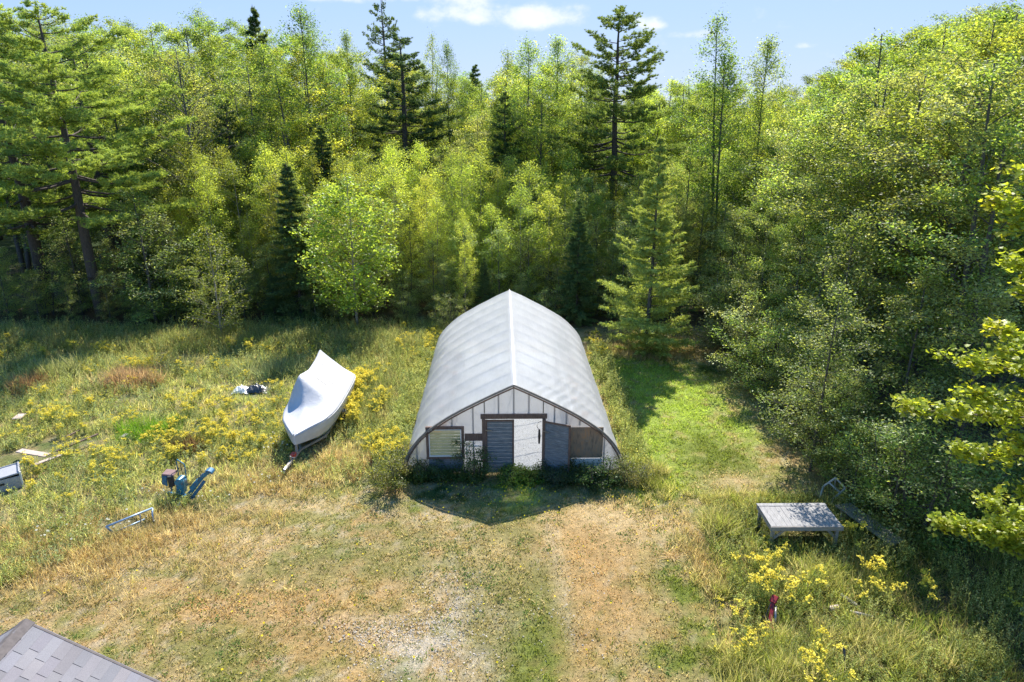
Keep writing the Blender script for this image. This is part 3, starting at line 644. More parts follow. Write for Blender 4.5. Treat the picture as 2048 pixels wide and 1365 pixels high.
def pine(name, seed, H, R, base, cols, nwh=16, dens=1.0, lean=0.0, top=.15, needle=.17, pw=.62):
    """white pine: tiers of level limbs that carry flat plumes of soft needles"""
    r = np.random.default_rng(seed); w = B(); lf = B(); cols = np.array(cols)
    ts = np.linspace(0, 1, 10); tp = np.stack([np.cumsum(r.normal(0, .05, 10)) + lean * ts ** 2, np.cumsum(r.normal(0, .05, 10)), ts * H], 1)
    w.tube(tp, list(.32 * (H / 17) * (1 - ts) ** .8 + .02), 8)
    zs = np.linspace(base, H * .985, nwh)
    for i, z in enumerate(zs):
        t = i / (nwh - 1); rr = R * ((1 - t) ** pw * (.6 + .4 * min(1, t * 4 + .2)) + top * (1 - t))
        for k in range(5):
            if r.random() < .12: continue
            ph = k * 1.2566 + i * 1.9 + r.uniform(-.35, .35); L = rr * r.uniform(.5, 1.12) + .3
            zz = z + r.normal(0, .18); c0 = np.array([np.interp(zz, tp[:, 2], tp[:, 0]), np.interp(zz, tp[:, 2], tp[:, 1]), zz])
            p1 = c0 + np.array([L * math.cos(ph), L * math.sin(ph), L * (-.06 + .55 * t + r.normal(0, .06))])
            pts = limb(c0, p1, -L * .09, 6); w.tube(pts, list(np.linspace(.07 * (1 - t) + .02, .008, 6)), 5, cap=False)
            nsub = int(6 + L * 4.2)
            for j in range(nsub):
                s = r.uniform(.32, 1.02) if j else 1.0; q = np.array([np.interp(s, np.linspace(0, 1, 6), pts[:, d]) for d in range(3)])
                an = ph + r.choice([-1, 1]) * r.uniform(.2, 1.25); ll = (L * .30 + .18) * r.uniform(.5, 1.1) * (1.25 - .55 * s)
                q2 = q + ll * np.array([math.cos(an), math.sin(an), .16 + r.normal(0, .07)])
                if j % 2 == 0: w.tube([q, q2], [.014, .005], 3, cap=False)
                nt = max(3, int(ll / .10 * dens)); col = cols[r.integers(len(cols))] * r.uniform(.85, 1.2)
                m = nt * 14; e = np.repeat(r.uniform(.2, 1.05, nt), 14)[:, None]
                P = q * (1 - e) + q2 * e + np.repeat(r.normal(0, .07, (nt, 3)), 14, 0)
                a = r.uniform(0, 6.28, m); el = r.uniform(-.15, 1.2, m)
                d = np.stack([np.cos(a) * np.cos(el) + .5 * math.cos(an), np.sin(a) * np.cos(el) + .5 * math.sin(an), np.sin(el)], 1)
                sz = r.uniform(.7, 1.25, m)
                lf.inst(NEED[0], NEED[1], P, rot_dir(d, r.uniform(0, 3.1, m)), np.stack([needle * sz, .042 * sz, sz], 1), col * r.uniform(.7, 1.3, (m, 1)))
    # a few dead stubs below the crown
    for k in range(9):
        z = r.uniform(base * .35, base * 1.1); ph = r.uniform(0, 6.28); L = r.uniform(.5, 1.8); c0 = np.array([np.interp(z, tp[:, 2], tp[:, 0]), np.interp(z, tp[:, 2], tp[:, 1]), z])
        w.tube(limb(c0, c0 + np.array([L * math.cos(ph), L * math.sin(ph), r.uniform(-.2, .4)]), .05, 4), [.035, .025, .015, .006], 4, cap=False)
    return (name, H, w.mesh('trunk', M_pinebark, True), lf.mesh('crown', M_needle))

YG = [(.38, .43, .095), (.33, .39, .085), (.43, .46, .10), (.27, .35, .08)]
MG = [(.25, .33, .09), (.21, .30, .08), (.31, .38, .095), (.17, .25, .075)]
DG = [(.22, .28, .09), (.26, .32, .11), (.19, .25, .08)]
SG = [(.33, .37, .16), (.29, .33, .15), (.38, .41, .19)]
PB = {}
PB['birch'] = [decid('birch_tree', 20 + i, 9, 1.6 + .15 * i, 1.2, 'birch', 38, 7, 24, .10, [(.40, .46, .11), (.36, .42, .10), (.45, .49, .12)], M_birchbark, .05, .20, flat=.8, gaps=.05) for i in range(4)]
PB['maple'] = [decid('maple_tree', 40 + i, 14, 3.0 + .2 * i, 3.5, 'ovoid', 46, 9, 34, .125, YG if i % 2 else MG + YG[:2], M_bark, .13, .21, multi=1 + (i % 2), gaps=.1) for i in range(4)]
PB['ash'] = [decid('slender_tree', 60 + i, 15, 2.3 + .2 * i, 4.2, 'birch', 54, 7, 26, .12, MG + YG[:1], M_bark, .10, .24, flat=.9, gaps=.0, multi=1 + i % 2) for i in range(3)]
PB['wood'] = [decid('broadleaf_tree', 80 + i, 12, 2.7, 1.6, 'ovoid', 50, 8, 30, .11, MG + SG, M_bark, .12, .22, multi=1 + (i == 2), gaps=.05) for i in range(3)]
PB['shrub'] = [decid('shrub', 100 + i, 3.2, 1.35, .25, 'ovoid', 30, 5, 22, .075, (DG + SG) if i % 2 else (SG + MG), M_bark, .035, .15, multi=3) for i in range(4)]
PB['thicket'] = [decid('understory_tree', 120 + i, 6.5, 1.5, .6, 'birch', 36, 6, 20, .095, DG + SG, M_bark, .05, .17, gaps=.05) for i in range(3)]
PB['spruce'] = [spruce('spruce_tree', 140 + i, 9, 2.1, .5, [(.14, .20, .075), (.16, .23, .085), (.12, .17, .065)], dens=1.2) for i in range(2)]
PB['pine'] = [pine('white_pine', 160 + i, 17, 3.6, 5.5, [(.15, .22, .06), (.18, .25, .065), (.12, .18, .06)], 17, .8) for i in range(2)]
DARKP = [pine('white_pine', 170, 17, 4.3, 4.0, [(.10, .16, .07), (.12, .18, .075)], 21, 1.25, top=0, pw=.75)]

def tree(proto, x, y, h, label, cat, group=None, wf=1.0, rz=None, z=0):
    nm, H, tm, cm = proto; s = h / H
    t = empty(nm, (x, y, z - .03), random.uniform(0, 6.28) if rz is None else rz, label, cat, group); t.scale = (s * wf, s * wf, s)
    link('trunk', tm, t); link('crown', cm, t); return t
def tree_px(proto, px, py, Y, label, cat, group=None, wf=1.0, rz=None):
    p = AtY(px, py, Y); return tree(proto, p.x, Y, p.z, label, cat, group, wf, rz)
FILL = list(GR)
ORD = ['first', 'second', 'third', 'fourth', 'fifth', 'sixth', 'seventh', 'eighth', 'ninth', 'tenth', 'eleventh', 'twelfth']
def finish_labels():
    bk = {}
    for o, kind, rank, where, key in FILL: bk.setdefault((kind, rank, where), []).append((key, o))
    for (kind, rank, where), L_ in bk.items():
        L_.sort(key=lambda q: q[0])
        for i, (k_, o) in enumerate(L_):
            num = ORD[i] if i < 12 else 'far'
            o['label'] = ('only ' if len(L_) == 1 else num + ' ') + kind + (' ' if len(L_) == 1 else ' from left ') + rank + ' ' + where
WHERE = [(160, 'behind the huge left pine'), (345, 'left of the twiggy grey tree'), (600, 'left of the airy narrow tree'), (795, 'left of the dark pointed pine'), (1020, 'right of the dark pointed pine'), (1240, 'left of the tall lone pine'), (1487, 'right of the tall lone pine'), (1700, 'right of the slim forked tree'), (9999, 'at the upper right')]
WHERE2 = [(412, 'left of the forward birch'), (572, 'left of the tall dark spruce'), (692, 'behind the round light maple'), (925, 'right of the round light maple'), (1160, 'behind the greenhouse peak'), (1322, 'left of the feathery larch'), (9999, 'right of the feathery larch')]
def where(px, W): return next(w for p, w in W if px < p)
random.seed(21)
SKY = [(-300, 10), (0, 30), (100, 12), (200, 12), (300, 30), (350, 10), (430, 8), (500, 40), (560, 60), (620, 40), (690, 75), (740, 90), (820, 95), (900, 110), (950, 150), (1000, 100), (1060, 95), (1110, 85), (1150, 100), (1190, 130), (1250, 160), (1300, 165), (1350, 155), (1420, 150), (1480, 150), (1560, 165), (1600, 165), (1650, 130), (1700, 95), (1760, 60), (1830, 25), (1900, 5), (2048, -10), (2500, -60)]
MID = [(-300, 420), (100, 420), (250, 380), (330, 330), (400, 275), (460, 310), (540, 270), (600, 300), (680, 330), (760, 300), (860, 290), (940, 300), (1010, 300), (1100, 310), (1180, 330), (1230, 370), (1300, 330), (1400, 300), (1500, 290), (2500, 200)]
def prof(P, px): return float(np.interp(px, [p[0] for p in P], [p[1] for p in P]))

# named trees that stand out
big = pine('white_pine', 200, 17, 6.0, 6.3, [(.36, .44, .13), (.40, .47, .14), (.30, .38, .12)], 16, 1.3, top=.2, needle=.19)
tree_px(big, 75, 2, 38, 'huge white pine with level tiers of pale green plumes at the left edge', 'pine tree', rz=.3)
tree_px(PB['pine'][0], -30, 40, 41, 'second tall pine trunk leaning at the extreme left edge', 'pine tree', rz=2, wf=1.2)
tree_px(DARKP[0], 795, 72, 58, 'dark pointed pine rising above the birches left of centre', 'pine tree', wf=1.2)
tree_px(PB['pine'][1], 762, -4, 76, 'dark pine top sticking highest above the skyline left of centre', 'pine tree', wf=.7)
tall = pine('white_pine', 204, 17.8, 3.3, 7.2, [(.17, .23, .075), (.20, .26, .08)], 19, 1.2, top=.35, pw=.42)
tree_px(tall, 1240, 18, 50, 'tall lone pine with bare lower trunk right of centre skyline', 'pine tree', rz=1.1)
tree_px(PB['pine'][0], 1190, 215, 56, 'low bushy pine left of the tall lone pine', 'pine tree', wf=1.0, rz=4)
tree_px(PB['pine'][0], 150, 95, 47, 'soft green pine filling the gap right behind the huge pine', 'pine tree', wf=1.1, rz=1)
tree_px(DARKP[0], 455, 205, 49.5, 'half hidden dark pine behind the birches left of the tall dark spruce', 'pine tree', wf=.9)
tree_px(DARKP[0], 1015, 190, 50, 'half hidden dark pine above the greenhouse peak', 'pine tree', wf=.8)
tree_px(PB['spruce'][1], 640, 250, 47, 'dark spruce top among the birches above the round light maple', 'spruce tree', wf=1.1)
tree_px(PB['spruce'][0], 505, 8, 74, 'small dark spruce tip on the skyline at upper left', 'spruce tree', wf=.8)
tree_px(PB['spruce'][1], 950, 128, 78, 'dark spruce tip on the skyline in the dip at centre', 'spruce tree', wf=1.0)
tree_px(PB['pine'][1], 1462, 118, 66, 'dark pine tip behind the slim double stemmed tree', 'pine tree', wf=.6)
tree_px(PB['ash'][1], 1487, 14, 43, 'tall slim tree with bare forked stem right of centre', 'tree', wf=.95, rz=.5)
tree_px(PB['ash'][0], 1540, 62, 45, 'slim tree leaning close right of the tallest slim stem', 'tree', wf=.85)
tree_px(PB['ash'][2], 600, 4, 54, 'airy narrow tree with thin top touching the upper edge left of centre', 'tree', wf=1.0)
tree_px(PB['ash'][0], 1115, 62, 55, 'narrow spiky topped tree left of the tall lone pine', 'tree', wf=.9)
tree_px(PB['ash'][2], 1052, 72, 52, 'narrow dark stemmed tree at the centre of the skyline', 'tree', wf=1.0)
tree_px(PB['ash'][1], 985, 92, 56, 'thin branched tree left of the centre of the skyline', 'tree', wf=.9)
tree_px(PB['ash'][0], 690, 52, 60, 'sparse narrow tree in the skyline gap left of the dark pine', 'tree', wf=.6)
tree_px(PB['ash'][1], 850, 58, 62, 'thin dark tree top just right of the dark pointed pine', 'tree', wf=.6)
tree_px(PB['ash'][2], 893, 78, 62, 'thin dark tree top second to the right of the dark pointed pine', 'tree', wf=.6)
grey = decid('twiggy_tree', 210, 14, 3.0, 3.0, 'ovoid', 46, 9, 7, .10, [(.26, .30, .11), (.30, .33, .12)], M_bark, .13, .30)
tree_px(grey, 345, 78, 45, 'greyish thin leaved tree with twiggy crown right of the huge pine', 'tree', wf=1.05)
m1 = decid('maple_tree', 220, 8.4, 2.35, 1.3, 'ovoid', 46, 8, 13, .125, [(.25, .34, .07), (.29, .38, .08), (.20, .29, .06)], M_birchbark, .075, .24, T=MAPLE, nar=1, gaps=.03)
tree_px(m1, 692, 352, 36.4, 'round light green maple standing alone before the dark wood', 'maple tree', rz=.4)
m2 = decid('birch_tree', 221, 6.2, 1.75, .8, 'birch', 34, 7, 12, .105, [(.28, .35, .08), (.23, .31, .07)], M_birchbark, .05, .22, gaps=.06)
tree_px(m2, 412, 448, 34.6, 'small pale birch standing forward at the left wood edge', 'birch tree')
tree_px(PB['spruce'][0], 572, 322, 38.5, 'tall dark spruce between the alone maple and the birches', 'spruce tree', wf=1.05)
tree_px(PB['spruce'][1], 1160, 395, 37.5, 'narrow dark spruce behind the right end of the greenhouse', 'spruce tree', wf=.8)
lar = spruce('larch_tree', 230, 10.6, 3.2, .25, [(.36, .41, .13), (.31, .37, .12), (.41, .45, .14)], .33, 6, .15, .0, .85, M_bark, (.12, .04), .13, 1.0)
tree_px(lar, 1322, 268, 33.0, 'feathery light green larch with bare straight leader at the lane end', 'larch tree')
tree_px(PB['birch'][2], 925, 415, 37.6, 'narrow upright birch just left behind the greenhouse peak', 'birch tree', wf=.55)
tree_px(PB['shrub'][1], 895, 585, 35.6, 'rounded grey green willow bush at the rear left of the greenhouse', 'bush', wf=1.0)
tree_px(PB['thicket'][0], 265, 375, 37.0, 'broad grey leaved tree before the huge pine', 'tree', wf=1.35)
tree_px(PB['shrub'][3], 680, 585, 37.3, 'low bush behind the trunk of the alone maple', 'bush', wf=1.0)

# mid row of birches
k = 0
for Y in (40.5, 43.0, 45.5, 48.0):
    x = -26 + random.uniform(0, 2)
    while x < 11.5:
        px, _ = px_of(x, Y, 8); top = prof(MID, px)
        if px > 250 or Y < 42:
            drop = {40.5: 85, 43.0: 32, 45.5: 6, 48.0: -8}[Y] + random.gauss(0, 16)
            h = AtY(px, top + drop, Y).z
            kind = 'birch' if Y > 42 or random.random() < .6 else random.choice(['thicket', 'thicket', 'birch', 'thicket', 'spruce'])
            if px < 330: kind = 'thicket'
            if px > 1200: kind = random.choice(['wood', 'birch'])
            lab = {'birch': 'young yellow green birch in the dense stand behind the clearing', 'thicket': 'dark slender young tree at the front of the wood edge', 'spruce': 'short dark spruce mixed into the front of the birch stand', 'wood': 'broad green tree behind the larch'}[kind]
            cat = {'birch': 'birch tree', 'thicket': 'tree', 'spruce': 'spruce tree', 'wood': 'tree'}[kind]
            o_ = tree(random.choice(PB[kind]), x, Y + random.uniform(-.9, .9), max(4.5, h), lab, cat, {'birch': 'birches of the young stand', 'thicket': 'dark young trees at the wood edge', 'spruce': 'short spruces at the wood edge', 'wood': 'broad trees behind the larch'}[kind], wf=random.uniform(.78, 1.05))
            FILL.append((o_, {'birch': 'slim birch', 'thicket': 'dark sapling', 'spruce': 'short spruce', 'wood': 'broad tree'}[kind], {40.5: 'in front birch rank', 43.0: 'in second birch rank', 45.5: 'in third birch rank', 48.0: 'in rear birch rank'}[Y], where(px, WHERE2), px))
        x += random.uniform(1.5, 2.3)
# front edge understory
for Y, h0, h1 in ((37.6, 2.6, 4.4), (39.0, 4.0, 6.0)):
    x = -31.0
    while x < 10.5:
        if not (-9.6 < x < -8.0 and Y < 38.5):
            kind = random.choice(['thicket', 'thicket', 'shrub', 'spruce'] if x < 5 else ['thicket', 'shrub'])
            h = random.uniform(h0, h1) * (.62 if kind == 'shrub' else 1)
            lab = {'thicket': 'thin shaded sapling in the dark foot of the wood', 'shrub': 'shaded leafy shrub along the foot of the wood', 'spruce': 'small shaded spruce in the dark foot of the wood'}[kind]
            o_ = tree(random.choice(PB[kind]), x, Y + random.uniform(-.4, .4), h, lab, {'thicket': 'sapling', 'shrub': 'shrub', 'spruce': 'spruce tree'}[kind], {'thicket': 'saplings at the foot of the wood', 'shrub': 'shrubs at the foot of the wood', 'spruce': 'small spruces at the foot of the wood'}[kind], wf=random.uniform(.9, 1.2))
            FILL.append((o_, {'thicket': 'shaded sapling', 'shrub': 'shaded shrub', 'spruce': 'shaded small spruce'}[kind], 'on wood edge' if Y < 38.5 else 'just inside wood edge', where(px_of(x, Y)[0], WHERE2), x))
        x += random.uniform(1.5, 2.4)
# back rows to the skyline
for Y, step in ((50.5, 3.6), (56, 4.4), (63, 5.2), (72, 6.2), (86, 7.5), (104, 8)):
    if Y == 104: random.seed(77)
    x = -Y * .80 - 2 + random.uniform(0, 3)
    while x < Y * .80 + 2:
        px, _ = px_of(x, Y, 14); top = prof(SKY, px) + {50.5: 70, 56: 32, 63: 15, 72: 10, 86: 4, 104: -4}[Y] + abs(random.gauss(0, 16))
        if 1150 < px < 1330 and Y < 52: top += 130
        if 690 < px < 900 and Y < 59: top += 150
        if 1420 < px < 1560 and Y < 56: top += 50
        h = AtY(px, top, Y).z
        kind = random.choice(['maple', 'maple', 'maple', 'wood', 'maple', 'ash', 'wood'])
        lab = {'maple': 'large yellow green maple crown in the back of the wood', 'ash': 'tall narrow crowned tree in the back of the wood', 'wood': 'full mid green broadleaf crown in the back of the wood'}[kind]
        o_ = tree(random.choice(PB[kind]), x, Y + random.uniform(-1.2, 1.2), max(7, h), lab, 'maple tree' if kind == 'maple' else 'tree', {'maple': 'maples of the back wood', 'ash': 'narrow trees of the back wood', 'wood': 'broadleaf trees of the back wood'}[kind], wf=random.uniform(.95, 1.25))
        FILL.append((o_, {'maple': 'yellow green maple', 'ash': 'narrow crowned tree', 'wood': 'full green tree'}[kind], {50.5: 'in front back rank', 56: 'in second back rank', 63: 'in third back rank', 72: 'in fourth back rank', 86: 'in fifth back rank', 104: 'in rearmost rank'}[Y], where(px, WHERE), px))
        x += step * random.uniform(.8, 1.2)
# right-hand wood: its edge runs away from the camera along x = 11
SKYR = [(1300, 400), (1400, 330), (1500, 300), (1600, 210), (1650, 150), (1700, 105), (1760, 75), (1830, 40), (1900, 25), (2048, 10), (2600, -50)]
for x0, hmul in ((12.6, .72), (15.6, .92), (19.2, 1.0), (23.5, 1.0), (28, 1.0)):
    y = 18.3 + (x0 - 12.6) * .35
    while y < 48:
        x = x0 + random.uniform(-.8, .8); px, _ = px_of(x, y, 11)
        if px < 2200:
            h = min(AtY(px, prof(SKYR, px) - 14 + abs(random.gauss(0, 16)), y).z, 17.5) * hmul
            if x0 < 13: h = min(h, random.uniform(6.0, 8.5) if y < 30 else random.uniform(7, 10))
            kind = random.choice(['wood', 'wood', 'maple']) if x0 > 13 else random.choice(['wood', 'wood', 'thicket'])
            if x0 > 18: kind = random.choice(['maple', 'maple', 'wood'])
            lab = {'wood': 'bushy mid green tree in the right hand wood', 'maple': 'tall leafy maple in the right hand wood', 'thicket': 'slender young tree on the edge of the right hand wood'}[kind]
            o_ = tree(random.choice(PB[kind]), x, y, h, lab, 'maple tree' if kind == 'maple' else 'tree', {'wood': 'bushy trees of the right wood', 'maple': 'maples of the right wood', 'thicket': 'young trees of the right wood edge'}[kind], wf=random.uniform(.85, 1.1) if x0 < 13 else random.uniform(.95, 1.2))
            FILL.append((o_, {'wood': 'bushy tree', 'maple': 'leafy maple', 'thicket': 'slender tree'}[kind], {12.6: 'in edge row', 15.6: 'in second row', 19.2: 'in third row', 23.5: 'in fourth row', 28: 'in deepest row'}[x0], 'of right wood, ' + ('near the table' if y < 24 else 'beside the green lane' if y < 34 else 'behind the lane end'), px))
        y += random.uniform(2.4, 3.4) * (1 if x0 < 16 else 1.3)
for i, (px, py, Y) in enumerate(((1285, 168, 60), (1325, 150, 66), (1372, 158, 60), (1420, 146, 68), (1450, 165, 58))):
    tree_px(PB['maple'][i % 4], px, py, Y, ORD[i] + ' from left of five maples filling the skyline right of the lone pine', 'maple tree', wf=1.15)
x = 12.0
while x < 23:
    y = 17.3 + .12 * (x - 12); o_ = tree(random.choice(PB['shrub'] + PB['thicket'][:1]), x, y, random.uniform(2.4, 4.4), 'shaded shrub behind the nearest maple', 'shrub', 'shrubs of the right wood edge', wf=random.uniform(1, 1.25))
    FILL.append((o_, 'shaded shrub', 'behind the nearest maple', 'at right', px_of(x, y)[0])); x += random.uniform(1.0, 1.5)
o_ = tree(PB['thicket'][1], 10.2, 20.6, 6.6, 'slim leaning young tree casting dappled shade over the wooden table', 'tree', wf=1.0)
# shrubs along its foot
y = 17.8
while y < 36:
    x = 11.0 + random.uniform(-.35, .6)
    if not (15.3 < y < 18.6 and x < 11.1): 
        o_ = tree(random.choice(PB['shrub'] + PB['thicket']), x, y, random.uniform(2.2, 4.2), 'shaded leafy shrub on the edge of the right hand wood', 'shrub', 'shrubs of the right wood edge', wf=random.uniform(.85, 1.15))
        FILL.append((o_, 'shaded shrub', 'on right wood edge', 'near the table' if y < 22 else 'beside the green lane' if y < 30 else 'by the lane end', px_of(x, y)[0]))
    y += random.uniform(.9, 1.5)


finish_labels()
# near maple overhanging from the right: limbs reach in over the rough corner
def near_maple():
    r = np.random.default_rng(9); w = B(); lf = B(); base = np.array([14.6, 12.0, 0.0])
    tp = np.array([base, base + [-.1, .1, 3], base + [0, .2, 6], base + [.15, .1, 9], base + [.1, 0, 11.5]]); w.tube(tp, [.2, .17, .13, .09, .03], 8)
    limbs = []
    def to(px, py, Y): p = AtY(px, py, Y); return np.array([p.x, p.y, p.z])
    # (from height, tip, foliage width)
    for z0, tip, wd in ((6.2, to(1800, 815, 13.6), .5), (5.6, to(1915, 905, 13.2), .45), (6.8, to(1890, 715, 13.8), .5), (7.5, to(1990, 700, 12.8), .5), (8.8, to(1975, 400, 13.2), .55), (8.2, to(2010, 520, 13.0), .5), (7.8, to(2025, 585, 12.8), .4), (9.6, to(2040, 340, 13.4), .5),
                       (6.5, to(1930, 790, 13.0), .6), (7.2, to(1960, 650, 13.4), .5), (8.9, to(2035, 450, 12.8), .5), (4.2, to(1930, 1060, 13.4), .4), (2.6, to(1865, 1040, 13.6), .42), (3.1, to(1950, 1000, 13.0), .5), (2.2, to(1960, 1070, 13.2), .3), (5.0, to(2020, 880, 12.6), .5), (3.4, to(2040, 980, 12.5), .4), (6.2, to(2060, 760, 12.4), .6), (10.3, base + [1.0, -1.5, 11.0], .8), (9.0, base + [2.4, .5, 9.5], .9), (7, base + [2.6, -1, 7.5], .9), (5, base + [2.2, 1.5, 5.5], .9), (8, base + [0, -2.5, 8.4], .9), (5.2, base + [.5, -2.7, 5.4], .8)):
        p0 = np.array([np.interp(z0, tp[:, 2], tp[:, 0]), np.interp(z0, tp[:, 2], tp[:, 1]), z0]); L = limb(p0, tip, -.25, 7)
        w.tube(L, list(np.linspace(.05, .008, 7)), 5, cap=False)
        ln = np.linalg.norm(tip - p0); n = int(46 * ln / 4 + 20)
        for k in range(n):
            s = r.uniform(.3, 1.0); q = np.array([np.interp(s, np.linspace(0, 1, 7), L[:, d]) for d in range(3)])
            dd = r.normal(0, 1, 3); dd[2] = dd[2] * .30; dd = dd / np.linalg.norm(dd) * wd * 1.35 * r.uniform(.2, 1.15) * (1.2 - .7 * s); q2 = q + dd + [0, 0, .05]
            w.tube([q, q2], [.007, .003], 3, cap=False)
            m = 18; e = r.uniform(.1, 1.2, m)[:, None]; P = q * (1 - e) + q2 * e + r.normal(0, .075, (m, 3))
            nn = np.stack([r.normal(0, .6, m), r.normal(0, .6, m), np.ones(m)], 1); sz = r.uniform(.07, .125, m)
            c = np.array((.37, .40, .06)) * r.uniform(.75, 1.3, (m, 1)) * (np.array((1.15, 1.0, .9)) if r.random() < .2 else 1)
            lf.inst(MAPLE[0], MAPLE[1], P, rot_from(nn, r.uniform(0, 6.28, m)), sz, c)
    t = empty('maple_tree', (0, 0, 0), 0, 'nearest maple reaching bright large leaved boughs in from the right edge', 'maple tree')
    t.location = tuple(base)
    tm = link('trunk', w.mesh('trunk', M_bark, True), t); cm = link('crown', lf.mesh('crown', M_leaf), t)
    for o in (tm, cm): o.location = tuple(-base)
near_maple()

# bushes at the greenhouse front
def bush_at(px, py, w_, h_, cols, label, leaf=.07, seed=1, fl=None):
    pr = decid('bush', seed, h_, w_ / 2, .08, 'ovoid', 26, 5, 14, leaf, cols, M_bark, .02, .10, multi=3)
    g = G(px, py); return tree(pr, g.x, g.y, h_, label, 'bush')
bush_at(790, 965, 1.9, 1.15, [(.12, .16, .04), (.16, .19, .04), (.20, .20, .04)], 'wide leafy bush flecked yellow at the left front corner of the greenhouse', seed=301)
bush_at(947, 952, 1.0, 1.35, [(.10, .17, .06), (.13, .20, .07)], 'tall feathery weed bush left of the greenhouse doors', .06, 302)
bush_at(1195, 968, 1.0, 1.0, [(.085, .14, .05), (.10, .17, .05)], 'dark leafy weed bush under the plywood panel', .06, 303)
bush_at(1150, 958, .7, .7, [(.10, .16, .05)], 'small leafy weed beside the open door', .055, 304)
bush_at(1100, 965, .7, .5, [(.10, .15, .07)], 'low grey green tuft under the open door', .055, 305)
bush_at(1262, 965, .9, .9, [(.26, .26, .12), (.20, .24, .08)], 'pale seeding weed bush at the right front corner of the greenhouse', .055, 306)
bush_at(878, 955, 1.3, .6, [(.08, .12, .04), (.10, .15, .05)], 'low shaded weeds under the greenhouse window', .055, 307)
bush_at(1040, 962, .9, .42, [(.16, .28, .05), (.2, .3, .05)], 'sunlit lime green weeds in front of the doorway', .06, 308)

# ------------------------------------------------------------------ greenhouse
M_film = None
def film_mat(name, transp, wr=True, tint=(.72, .74, .77), tl=.58):
    t = NT(name)
    d = t.n('ShaderNodeBsdfDiffuse'); tr = t.n('ShaderNodeBsdfTranslucent'); g = t.n('ShaderNodeBsdfGlossy'); tp = t.n('ShaderNodeBsdfTransparent')
    f = t.noise(2.2, 6, .65, t.mapping((1, .35, 1))); c = t.ramp(f, [(.32, tuple(q * .88 for q in tint)), (.66, tint)]); c = t.mix(1.0, c, t.ramp(t.noise(9, 5, .7, t.mapping((2, .2, 2))), [(.35, (.94, .94, .93)), (.6, (1, 1, 1))]), 'MULTIPLY')
    for n in (d, tr): t.set(n.inputs['Color'], c)
    g.inputs['Roughness'].default_value = .32; g.inputs['Color'].default_value = (.9, .93, 1, 1); tp.inputs['Color'].default_value = (.93, .95, .97, 1)
    bmp = t.bump(t.noise(5, 4, .6, t.mapping((1, .25, 1)), 1.2), .25, .03)
    for n in (d, g): t.set(n.inputs['Normal'], bmp)
    a = t.n('ShaderNodeMixShader'); a.inputs[0].default_value = tl; t.set(a.inputs[1], d.outputs[0]); t.set(a.inputs[2], tr.outputs[0])
    b_ = t.n('ShaderNodeMixShader'); b_.inputs[0].default_value = .13; t.set(b_.inputs[1], a.outputs[0]); t.set(b_.inputs[2], g.outputs[0])
    c_ = t.n('ShaderNodeMixShader'); c_.inputs[0].default_value = transp; t.set(c_.inputs[1], b_.outputs[0]); t.set(c_.inputs[2], tp.outputs[0])
    return t.done(c_.outputs[0])
M_cover = film_mat('poly_film', .21); M_endfilm = film_mat('end_film', .34, tint=(.70, .69, .72), tl=.45)
M_pipe = plain('galvanised_pipe', (.32, .33, .34), .45, .6)
M_track = plain('dark_track', (.21, .205, .205), .5, .3)
M_post = wood_mat('brown_timber', (.07, .045, .035), (.17, .11, .085), (.26, .19, .15), (9, 9, 1))
M_stud = wood_mat('pale_stud', (.28, .25, .22), (.40, .36, .33), (.50, .46, .42), (9, 9, 1))
M_board = wood_mat('blue_grey_boards', (.08, .095, .11), (.18, .21, .235), (.42, .44, .45), (1.0, 9, 16), .85, 5)
M_ply = wood_mat('plywood', (.17, .12, .08), (.34, .25, .17), (.55, .27, .11), (5, 5, 1.4), .8, 2.4)
M_yel = plain('yellow_siding', (.62, .56, .30), .6, 0, .12)
M_white = plain('white_paint', (.72, .72, .70), .5, 0, .12)
M_metal = plain('dull_metal', (.30, .30, .31), .4, .8)
M_black = plain('black_rubber', (.025, .025, .028), .6, 0, .3)
